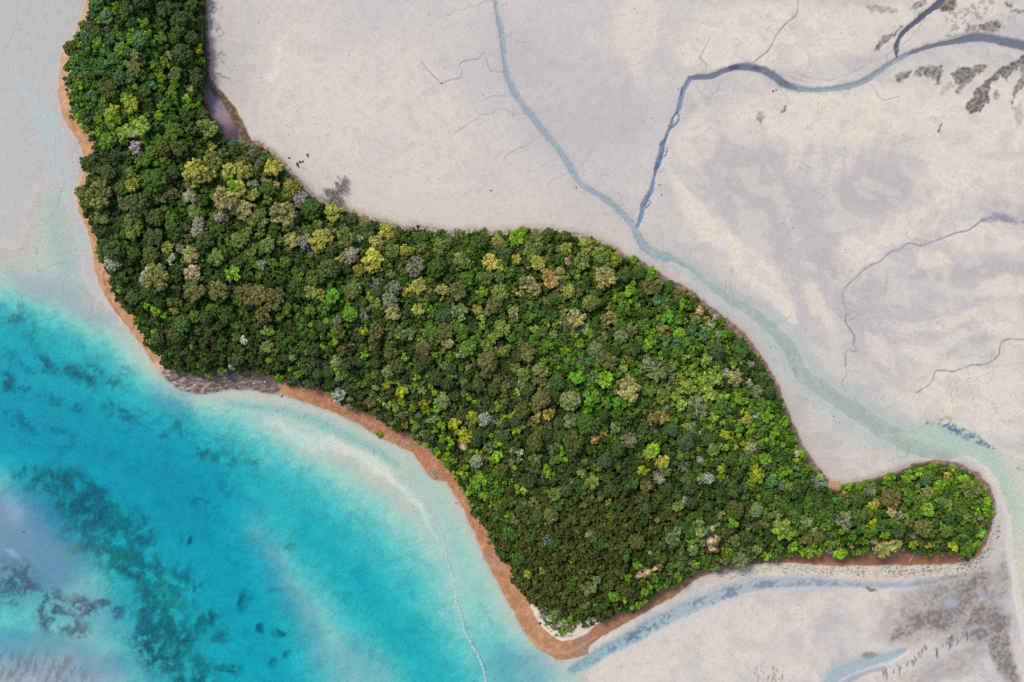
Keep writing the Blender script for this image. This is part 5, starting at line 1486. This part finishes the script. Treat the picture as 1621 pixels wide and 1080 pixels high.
# ------------------------------------------------------------------ dead trees standing bare in the canopy
DEADTREES = """130 86 11;116 99 9;140 108 8;162 256 12;164 281 9;351 437 7;510 494 7;573 490 11;597 452 10;938 599 8;924 572 6;778 706 9;858 758 7;872 710 8;1107 648 13;1288 772 15;1343 825 13;1308 848 8;1238 732 8;1240 771 8;1043 755 9;1080 742 9;1117 756 9;1188 715 8;1086 894 9;857 848 9;635 655 7;643 578 7;890 452 9;893 514 7;786 386 8;347 344 9;1158 890 10;1494 796 6;1511 808 5"""


def branchy(seed, levels=3, flat=.6, n0=5):
    """a bare, leaning, much forked tree of unit radius, trunk foot at the origin"""
    r = np.random.RandomState(seed)
    T = Build(); Bs = [Build() for _ in range(n0)]
    p = np.array([0, 0, -.1]); rad = .07
    lean = r.normal(size=2) * .06
    for i in range(4):
        q = p + np.array([lean[0], lean[1], .28]); stick(T, p, q, rad, rad * .82, 6); p, rad = q, rad * .82

    def grow(B, p, d, L, rad, lvl):
        d = d / np.linalg.norm(d)
        m = p + d * L * .55 + r.normal(size=3) * L * .07
        e = m + (d + r.normal(size=3) * .18) * L * .45
        stick(B, p, m, rad, rad * .75, 4); stick(B, m, e, rad * .75, rad * .42, 4)
        if lvl:
            for o, k in ((m, 2), (e, 2)):
                for _ in range(k):
                    dd = d + r.normal(size=3) * .6; dd[2] = dd[2] * flat + .05
                    grow(B, o, dd, L * r.uniform(.5, .72), rad * .5, lvl - 1)
    for i, B in enumerate(Bs):
        th = 6.2832 * i / n0 + r.uniform(-.5, .5)
        grow(B, p - np.array([0, 0, r.uniform(0, .25)]), np.array([math.cos(th), math.sin(th), r.uniform(.25, .9)]), .5, .027, levels)
    return T.mesh("dead_trunk", [DEAD]), [B.mesh("dead_branch", [DEAD]) for B in Bs]


BARE_KINDS = [branchy(s) for s in (301, 302, 303, 304, 305)]
rd = random.Random(17)
for i, item in enumerate(DEADTREES.split(";")):
    x, y, rad = [float(v) for v in item.split()]
    gz = ground_z(x, y)
    h = 4.2 + .34 * rad
    f = (ALT - gz - h * .8) / ALT
    gx, gy = CX + (x - CX) * f, CY + (y - CY) * f
    near_ = sorted(solo, key=lambda o: (o[0] - gx) ** 2 + (o[1] - gy) ** 2)[:6]
    c1 = f"bleached dead tree {place_word(gx, gy)}"
    for o in near_ + near_:
        lab = f"{c1}, {way(gx - o[0], gy - o[1])} a {PAL[o[3]][1]} tree"
        if len(lab.split()) > 16 or lab in used_labels:
            lab = f"bare bleached dead tree {way(gx - o[0], gy - o[1])} a {size_word(o[2])} {PAL[o[3]][1]} tree on the island"
        if lab not in used_labels and len(lab.split()) <= 16:
            break
    used_labels.add(lab)
    tm, bms = BARE_KINDS[i % len(BARE_KINDS)]
    root = empty("dead_tree", W(gx, gy, gz), lab, "dead tree", "dead trees in the forest")
    root.rotation_euler = (rd.uniform(-.12, .12), rd.uniform(-.12, .12), rd.uniform(0, 6.28))
    R_ = rad * PX * 1.15
    k = child("trunk", tm, root); k.scale = (R_, R_, h / 1.55)
    for b in bms:
        o = child("branch", b, root); o.scale = (R_, R_, h / 1.55)

# ------------------------------------------------------------------ fallen tree on the sand: a fan of fine grey branches
r = np.random.RandomState(8)
gx, gy = 517, 327
root = empty("fallen_tree", W(gx, gy, ground_z(gx, gy) + .15), "fallen grey tree, its fan of bare branches lying on the sand", "fallen tree")
T = Build(); FB = [Build() for _ in range(7)]
ax = np.array([24, 27, 0]) * PX; axn = ax / np.linalg.norm(ax)
p = np.zeros(3); rad = .30
joints = [p]
for i in range(6):
    q = p + axn * 1.15 + np.array([r.normal() * .1, r.normal() * .1, .05]); stick(T, p, q, rad, rad * .8, 7); p, rad = q, rad * .8; joints.append(p)


def twigs(B, p, d, L, rad, lvl):
    d = d / np.linalg.norm(d)
    q = p + d * L + np.array([0, 0, r.uniform(-.1, .16)])
    q[2] = max(q[2], .05)
    stick(B, p, q, rad, rad * .6, 4)
    if lvl:
        for k in range(3):
            a = r.normal() * .55
            e = np.array([d[0] * math.cos(a) - d[1] * math.sin(a), d[0] * math.sin(a) + d[1] * math.cos(a), r.uniform(-.15, .25)])
            twigs(B, p + (q - p) * r.uniform(.5, 1.0), e, L * r.uniform(.55, .85), rad * .6, lvl - 1)


a0 = math.atan2(axn[1], axn[0])
for i, B in enumerate(FB):
    j = joints[min(1 + i * 6 // 7, 6)]
    side = [1, -1, 1, -1, .5, -.5, .0][i]
    th = a0 + side * (.75 if i < 4 else .5)
    for m in range(3):
        twigs(B, j, np.array([math.cos(th + (m - 1) * .3), math.sin(th + (m - 1) * .3), .12]), 1.8 if i > 1 else 2.1, .085, 4)
child("trunk", T.mesh("fallen_trunk", [DARKWOOD]), root)
for B in FB:
    child("branch", B.mesh("fallen_branch", [DARKWOOD]), root)

# white trunk toppled from the bank onto the beach of the hook
T = Build(); Bs = [Build() for _ in range(4)]
stick(T, (0, 0, 0), (.9, 1.5, .3), .14, .11, 7); stick(T, (.9, 1.5, .3), (1.5, 2.9, .8), .11, .08, 7)
for i, B in enumerate(Bs):
    th = [0.3, 1.3, 2.3, -.4][i]
    e = np.array([1.5 + 1.1 * math.cos(th), 2.9 + .9 * math.sin(th), .9 + .2 * i])
    stick(B, (1.5, 2.9, .8), e, .07, .04, 5)
    for k in range(3):
        stick(B, e * (.5 + .15 * k) + np.array([1.5, 2.9, .8]) * (.5 - .15 * k), e + r.normal(size=3) * .5, .035, .015, 4)
root = empty("fallen_tree", W(1438, 889, ground_z(1438, 889) + .12), "slim white dead tree toppled across the brown bank of the hook", "fallen tree")
child("trunk", T.mesh("toppled_trunk", [DEAD]), root)
for B in Bs:
    child("branch", B.mesh("toppled_branch", [DEAD]), root)

# ------------------------------------------------------------------ driftwood logs
def log_mesh(seed, mat):
    q = np.random.RandomState(seed)
    B = Build()
    p = np.array([-.5, 0, .03]); rad = .055
    for i in range(4):
        e = p + np.array([.25, q.normal() * .04, 0]); stick(B, p, e, rad, rad * .86, 6); p, rad = e, rad * .86
    for i in range(2):
        x0 = q.uniform(-.1, .35); s = q.choice([-1, 1])
        stick(B, (x0, 0, .03), (x0 + .16, s * .16, .08), .022, .01, 4)
    return B.mesh("driftwood", [mat])


LOGS = [log_mesh(s, DEAD) for s in (401, 402, 403)] + [log_mesh(s, DARKWOOD) for s in (404, 405)]
DRIFT = [  # x, y, length (survey units), angle, pale?, label
    (1130, 901, 6, 80, 1, "short pale log standing apart at the pile's inland end"), (1136, 900, 7, -55, 1, "pale log across the left part of the driftwood tangle"), (1144, 907, 9, 60, 1, "bleached log in the middle of the driftwood tangle"),
    (1149, 900, 8, 30, 1, "bleached log against the trees in the driftwood tangle"), (1142, 912, 7, 10, 0, "dark log under the driftwood tangle"), (1151, 909, 9, -35, 1, "crossed pale log at the centre of the driftwood tangle"),
    (1158, 905, 10, -20, 1, "long pale log pointing out of the driftwood tangle"), (1168, 907, 12, -22, 1, "long pale log reaching over the wet sand right of the tangle"), (1162, 913, 8, 40, 0, "dark forked log at the foot of the driftwood tangle"),
    (1160, 897, 10, -15, 1, "pinkish log by the brown bank above the tangle"), (1124, 907, 7, 40, 1, "pale log on the rust sand left of the tangle"), (1156, 915, 6, 70, 0, "small dark log below the driftwood tangle"),
    (1147, 895, 8, 75, 1, "upright pale snag at the top of the tangle"), (1176, 910, 6, -30, 0, "dark stub at the far right of the driftwood tangle"),
    (1101, 908, 8, 25, 1, "pale log on the narrow rust beach below the forest"), (1058, 938, 8, 45, 1, "pale log on the rust beach by the green bank"), (1052, 946, 7, 55, 0, "dark log on the rust beach by the green bank"), (1030, 956, 6, -60, 1, "pale stump at the turn of the rust beach"),
    (778, 880, 9, -60, 0, "grey log in the small pile on the left beach"), (783, 888, 8, -45, 1, "pale log in the small pile on the left beach"), (774, 876, 7, 20, 0, "short dark log topping the pile on the left beach"), (786, 897, 5, 10, 1, "white chunk below the pile on the left beach"),
    (690, 748, 10, 40, 0, "dark log at the knuckle of the orange beach"), (686, 744, 8, 60, 1, "pale log at the knuckle of the orange beach"), (694, 753, 7, -10, 1, "small pale log at the knuckle of the orange beach"), (723, 796, 7, 20, 0, "lone dark stick at the water's edge of the orange beach"),
    (568, 658, 7, -20, 1, "white log on the rust beach, leftmost of the scattered ones"), (578, 663, 8, -15, 1, "white log lying beside the leftmost scattered one"), (603, 676, 8, -10, 1, "pale log below the shrubs on the rust beach"), (620, 688, 9, -30, 1, "white log on the rust beach below a lime shrub"),
    (630, 698, 8, 60, 1, "pale forked log midway on the rust beach"), (647, 700, 9, -30, 1, "pale log near the waterline of the rust beach"), (660, 692, 10, -55, 1, "white log at the forest edge of the rust beach"), (667, 703, 8, 50, 1, "white log close to the forest at the rust beach's right end"),
    (480, 620, 6, 10, 0, "dark log under the trees on the rust beach"), (490, 628, 7, -25, 0, "second dark log under the trees on the rust beach"), (453, 594, 6, 15, 1, "white log at the forest edge above the rust beach"),
    (165, 432, 6, 80, 0, "dark log, topmost of the drift line on the left beach"), (167, 447, 7, -75, 0, "dark log in the drift line of the left beach"), (172, 466, 8, -40, 1, "pale log in the drift line of the left beach"), (181, 482, 8, -40, 1, "pale log where the drift line crosses the left beach"), (188, 496, 7, -45, 0, "dark log near the shelf end of the left beach"), (204, 486, 8, -40, 1, "whitish log by the trees of the left beach"), (213, 515, 7, 60, 0, "dark snag by the trees near the rock shelf"),
    (127, 225, 6, 30, 0, "dark log on the stony patch of the upper left beach"), (117, 187, 6, -20, 1, "pale log at the sand spit of the upper left beach"), (150, 378, 6, 80, 0, "dark log on the narrow stretch of left beach"),
    (1520, 880, 14, 55, 1, "long pale branch on the wrack by the hook's tip"), (1545, 884, 12, 62, 1, "long pale branch reaching up the hook's rounded end"), (1538, 893, 12, 12, 1, "pale branch lying along the wrack at the hook's tip"), (1553, 899, 9, -35, 0, "dark log at the outer end of the wrack"), (1525, 891, 9, 25, 0, "dark branch in the wrack at the hook's tip"), (1551, 875, 10, 70, 0, "dark branch on the grey rim of the hook"), (1474, 886, 6, 60, 0, "dark stick on the brown bank of the hook"), (1400, 893, 7, -15, 0, "dark log below the brown bank of the hook"),
    (348, 165, 9, -78, 1, "thin white log in the violet mud of the inlet"), (353, 214, 9, -70, 1, "white log in the dark pool of the inlet"), (333, 150, 8, -70, 1, "pale root at the head of the inlet"), (364, 205, 4, 40, 1, "small pale log in the dark pool of the inlet"),
    (725, 371, 12, -32, 1, "pale trunk lying out from the trees on the upper shore"), (604, 353, 5, 25, 0, "small dark log on the sand above the trees"), (1128, 955, 8, -75, 0, "dark branch lying in the channel below the island"), (1265, 957, 6, -20, 0, "small dark branch on the cream sand below the channel"), (1255, 361, 6, -35, 0, "small dark log on the open grey flat"), (915, 370, 7, -20, 0, "dark log on the sand above the upper shore"),
]
for i, (x, y, ln, ang, pale, lab) in enumerate(DRIFT):
    me = LOGS[i % 3] if pale else LOGS[3 + i % 2]
    o = bpy.data.objects.new("driftwood_log", me)
    COL.objects.link(o)
    o.location = W(x, y, max(ground_z(x, y), -.02) + .05)
    s = ln * PX
    o.scale = (s, s * (1.5 if ln < 8 else 1.1), s * 1.2)
    o.rotation_euler = (0, 0, math.radians(ang))
    o["label"] = lab; o["category"] = "log"; o["group"] = "driftwood logs on the shores"

# ------------------------------------------------------------------ rocks
def rock_mesh(seed):
    q = np.random.RandomState(seed)
    B = Build()
    v = IV * (1 + q.uniform(-.28, .28, len(IV)))[:, None] * np.array([1, .8, .6])
    B.add(v, IF)
    return v, B


ROCK = bark_material("dark_rock", (.045, .04, .045), (.10, .09, .09))
PALEROCK = bark_material("pale_rock", (.45, .42, .38), (.62, .58, .54))
RM = [rock_mesh(s)[1].mesh("rock", [ROCK]) for s in (501, 502, 503)]
PM = [rock_mesh(s)[1].mesh("rock", [PALEROCK]) for s in (504, 505)]
ROCKS = [(458, 250.5, 2.0, 0, "small dark rock nearest the trees on the upper sand"), (471, 260, 2.6, 0, "dark rock, left side of the small cluster on the sand"), (475, 257, 2.4, 0, "dark rock at the top of the small cluster on the sand"), (479.5, 256, 2.0, 0, "round dark rock at the right of the small cluster"),
         (473, 264, 1.9, 0, "low dark rock at the foot of the small cluster"), (487, 245, 2.0, 0, "dark rock set apart above the small cluster"), (488, 248, 1.7, 0, "small rock touching the one set apart above the cluster"), (445, 624, 2.2, 1, "white boulder at the water's edge of the rust beach"), (446, 628, 1.6, 0, "dark stone beside the white boulder at the water's edge"),
         (1223, 145, 1.8, 0, "dark rock on the sand below the slate creek"), (1228, 143, 1.3, 0, "smaller dark rock below the slate creek"), (538, 318, 1.8, 0, "dark stone right of the fallen grey tree"), (37, 843, 1.4, 0, "lone dark stone on the lilac shoal"), (1044, 293, 1.2, 0, "upper of two dark stones beside the braided creek"), (1047, 309, 1.2, 0, "lower of two dark stones beside the braided creek"),
         (777, 302, 1.6, 0, "small dark stone on the wide pale flat"), (912, 297, 1.5, 0, "dark stone just below the blue stream"), (699, 133, 1.3, 0, "dark stone at the bend of a thin rill")]
for i, (x, y, rad, pale, lab) in enumerate(ROCKS):
    o = bpy.data.objects.new("rock", PM[i % 2] if pale else RM[i % 3])
    COL.objects.link(o)
    o.location = W(x, y, ground_z(x, y) + .05)
    s = rad * PX
    o.scale = (s, s, s); o.rotation_euler = (0, 0, i * 1.3)
    o["label"] = lab; o["category"] = "rock"; o["group"] = "dark rocks on the sand"

# loose stones, shells and leaf litter nobody could count, dotted over the flats
q = np.random.RandomState(3)
B = Build()
n_ = 0
while n_ < 900:
    x, y = q.uniform(0, 1621), q.uniform(0, 1080)
    if float(read(SDB, x, y)) > -2 or ground_z(x, y) < .05:
        continue
    dens = .25 + .75 * (abs(float(read(SDB, x, y))) < 90)
    if q.rand() > dens:
        continue
    s = PX * q.choice([.35, .5, .7, 1.0], p=[.5, .3, .16, .04])
    c = np.array(W(x, y, ground_z(x, y) + s * .2))
    v = np.array(ICO_V) / 1.9 * (1 + q.uniform(-.3, .3, 12))[:, None] * np.array([s, s * .8, s * .55]) + c
    B.add(v, ICO_F); n_ += 1
o = bpy.data.objects.new("pebbles", B.mesh("pebbles", [ROCK])); COL.objects.link(o); o["kind"] = "stuff"; o["label"] = "loose dark stones and litter dotted over the pale flats"

# stones and wrack of the grey shelf and the wrack strip below the hook
B = Build()
for _ in range(700):
    x, y = q.uniform(242, 440), q.uniform(566, 624)
    if float(poly_sd(np.array([x]), np.array([y]), SHELF)[0]) < 1.5 or inside(x, y, -1):
        continue
    s = PX * q.uniform(.5, 1.5)
    c = np.array(W(x, y, ground_z(x, y) + s * .1))
    v = np.array(ICO_V) / 1.9 * (1 + q.uniform(-.3, .3, 12))[:, None] * np.array([s * 1.5, s * .7, s * .5])
    a = q.normal() * .25 - .15
    v = np.stack([v[:, 0] * math.cos(a) - v[:, 1] * math.sin(a), v[:, 0] * math.sin(a) + v[:, 1] * math.cos(a), v[:, 2]], -1) + c
    B.add(v, ICO_F, 1, int(q.rand() < .22))
o = bpy.data.objects.new("shelf_rubble", B.mesh("shelf_rubble", [bark_material("shelf_stone", (.13, .11, .11), (.24, .21, .2)), PALEROCK])); COL.objects.link(o); o["kind"] = "stuff"; o["label"] = "grey and pale rubble strewn over the rock shelf"
B = Build()
for _ in range(620):
    u = q.rand()
    x = 1180 + 390 * u ** .75
    y = np.interp(x, [1180, 1215, 1300, 1400, 1500, 1535, 1560, 1575], [903, 901, 902, 904, 899, 892, 872, 845]) + q.normal() * 4.5
    if float(read(SDB, x, y)) > 1:
        continue
    ln = PX * q.uniform(1.2, 5) * (.6 + .6 * u); a = q.uniform(0, 3.14) if u > .75 else q.normal() * .5
    c = np.array(W(x, y, ground_z(x, y) + .04))
    d = np.array([math.cos(a), math.sin(a), 0]) * ln * .5
    stick(B, c - d, c + d + np.array([0, 0, .05]), .05, .03, 4, 1, int(q.rand() < .25))
for _ in range(160):
    x, y = q.uniform(848, 915), q.uniform(960, 1006)
    if float(poly_sd(np.array([x]), np.array([y]), TIP)[0]) < 3:
        continue
    ln = PX * q.uniform(1, 3.5); a = q.uniform(0, 3.14)
    c = np.array(W(x, y, ground_z(x, y) + .05)); d = np.array([math.cos(a), math.sin(a), .1]) * ln * .5
    stick(B, c - d, c + d, .04, .02, 4, 1, int(q.rand() < .4))
for cx0, cy0, sx, sy, k in [(1150, 904, 22, 6, 120), (655, 698, 26, 12, 70), (782, 884, 9, 9, 40), (690, 750, 8, 6, 30), (1228, 886, 20, 4, 50)]:
    for _ in range(k):
        x, y = cx0 + q.normal() * sx * .6, cy0 + q.normal() * sy * .6
        if inside(x, y, -1):
            continue
        ln = PX * q.uniform(1.5, 5); a = q.uniform(0, 3.14)
        c = np.array(W(x, y, max(ground_z(x, y), 0) + .08)); d = np.array([math.cos(a), math.sin(a), .15]) * ln * .5
        stick(B, c - d, c + d, .05, .025, 4, 1, int(q.rand() < .65))
o = bpy.data.objects.new("beach_litter", B.mesh("beach_litter", [DARKWOOD, DEAD])); COL.objects.link(o); o["kind"] = "stuff"; o["label"] = "twigs and wrack scattered along the beaches"

# ------------------------------------------------------------------ shrubs standing free on the beaches and the shell point
SHRUBS = [(889, 997, 5.5, 'lm', "bright green shrub at the point of the white sand"), (876, 990, 4, 'gr', "pale scrubby shrub left of the bright one on the white sand"), (902, 992, 4.5, 'ol', "olive shrub right of the bright one on the white sand"), (866, 983, 3.6, 'gn', "small green shrub on the left arm of the white sand"),
          (910, 978, 6, 'lm', "light green shrub under the trees at the white sand"), (860, 972, 4, 'li', "lilac dry shrub at the top of the white sand's left arm"), (925, 987, 5, 'dk', "dark low shrub on the right arm of the white sand"), (936, 984, 4, 'dk', "dark low shrub at the far right of the white sand"), (854, 985, 2.2, 'dk', "tiny dark shrub in the row on the white sand's outer edge"), (880, 1003, 2.2, 'ol', "tiny olive shrub in the row by the white point"),
          (812, 917, 5, 'dk', "dark round shrub alone on the orange beach"), (752, 808, 7, 'dk', "dark shrub bulging from the forest over the orange beach"), (232, 544, 4, 'dk', "dark shrub on the sand above the rock shelf"), (247, 555, 3.4, 'dk', "second dark shrub on the sand by the rock shelf"), (443, 600, 6, 'lm', "lime shrub at the start of the rust beach"), (465, 604, 7, 'dk', "dark shrub overhanging the rust beach"),
          (1003, 411, 6, 'lm', "lime shrub outside the upper right bank"), (1008, 411, 3, 'li', "grey shrub beside the lime one on the upper right bank"), (765, 366, 6, 'br', "dark purplish shrub on the upper shore"), (724, 368, 6, 'li', "grey bare shrub on the upper shore"), (651, 366, 6, 'li', "grey bare shrub at the notch of the upper shore"), (845, 367, 5, 'li', "small grey shrub beside a lime tree on the upper shore"),
          (600, 688, 5, 'ly', "yellowish shrub among the driftwood on the rust beach")]
for i, (x, y, rad, key, lab) in enumerate(SHRUBS):
    gz = ground_z(x, y)
    root = empty("shrub", W(x, y, gz), lab, "shrub", "shrubs on the shore")
    root.rotation_euler = (0, 0, i * 1.7)
    form = 'twig' if key in ('li', 'gr') else ('leafy' if i % 2 else 'knob')
    c = child("foliage", CROWN_MESH[form][i % len(CROWN_MESH[form])], root)
    R_ = rad * PX * 1.1
    c.scale = (R_, R_, R_ * .9); c.location = (0, 0, .35 * R_); c.color = (*tint_of(key, rd), 1)
    k = child("stem", TRUNK_MESH[i % 3], root); k.scale = (R_ * .8, R_ * .8, R_ * 1.0)

# ------------------------------------------------------------------ foam line over the outer bar
FOAM = bpy.data.materials.new("foam"); FOAM.use_nodes = True
p = FOAM.node_tree.nodes["Principled BSDF"]; p.inputs["Base Color"].default_value = (.62, .64, .64, 1); p.inputs["Roughness"].default_value = .8
nz = FOAM.node_tree.nodes.new("ShaderNodeTexNoise"); nz.inputs["Scale"].default_value = 2.2; nz.inputs["Detail"].default_value = 6
ge = FOAM.node_tree.nodes.new("ShaderNodeNewGeometry"); FOAM.node_tree.links.new(ge.outputs["Position"], nz.inputs["Vector"])
mr = FOAM.node_tree.nodes.new("ShaderNodeMapRange"); mr.inputs["From Min"].default_value = .42; mr.inputs["From Max"].default_value = .62; mr.inputs["To Min"].default_value = .0; mr.inputs["To Max"].default_value = .8
FOAM.node_tree.links.new(nz.outputs["Fac"], mr.inputs["Value"]); FOAM.node_tree.links.new(mr.outputs[0], p.inputs["Alpha"])


def ribbon(name, path, wid, z):
    c = catmull([(a, b) for a, b in path], 10)
    w = np.interp(np.linspace(0, 1, len(c)), np.linspace(0, 1, len(wid)), wid)
    V, F = [], []
    for i in range(len(c)):
        t = c[min(i + 1, len(c) - 1)] - c[max(i - 1, 0)]
        t = t / (np.linalg.norm(t) + 1e-9); nrm = np.array([-t[1], t[0]])
        j = q.normal() * .5
        for k, s in enumerate((-.5, -.2, .2, .5)):
            e = c[i] + nrm * (s * w[i] * (1 + q.normal() * .25) + j)
            V.append(W(e[0], e[1], z + (.03 if k in (1, 2) else 0)))
    for i in range(len(c) - 1):
        for k in range(3):
            b = i * 4 + k
            F.append((b, b + 1, b + 5, b + 4))
    me = bpy.data.meshes.new(name); me.from_pydata(V, [], F); me.materials.append(FOAM)
    o = bpy.data.objects.new(name, me); COL.objects.link(o)
    return o


o = ribbon("foam", [(640, 768), (662, 784), (680, 806), (695, 835), (704, 865), (712, 900), (720, 925), (722, 950), (730, 975), (736, 1000), (746, 1020), (756, 1035), (764, 1055), (768, 1075), (770, 1100)], [1.0, 1.5, 2.2, 2.6, 3.0, 3.4, 3.6, 4.2, 4.6, 4.2, 4, 3.6, 4.2, 4.4, 4], .02)
o["kind"] = "stuff"; o["label"] = "thin white foam line along the bar in the turquoise bay"
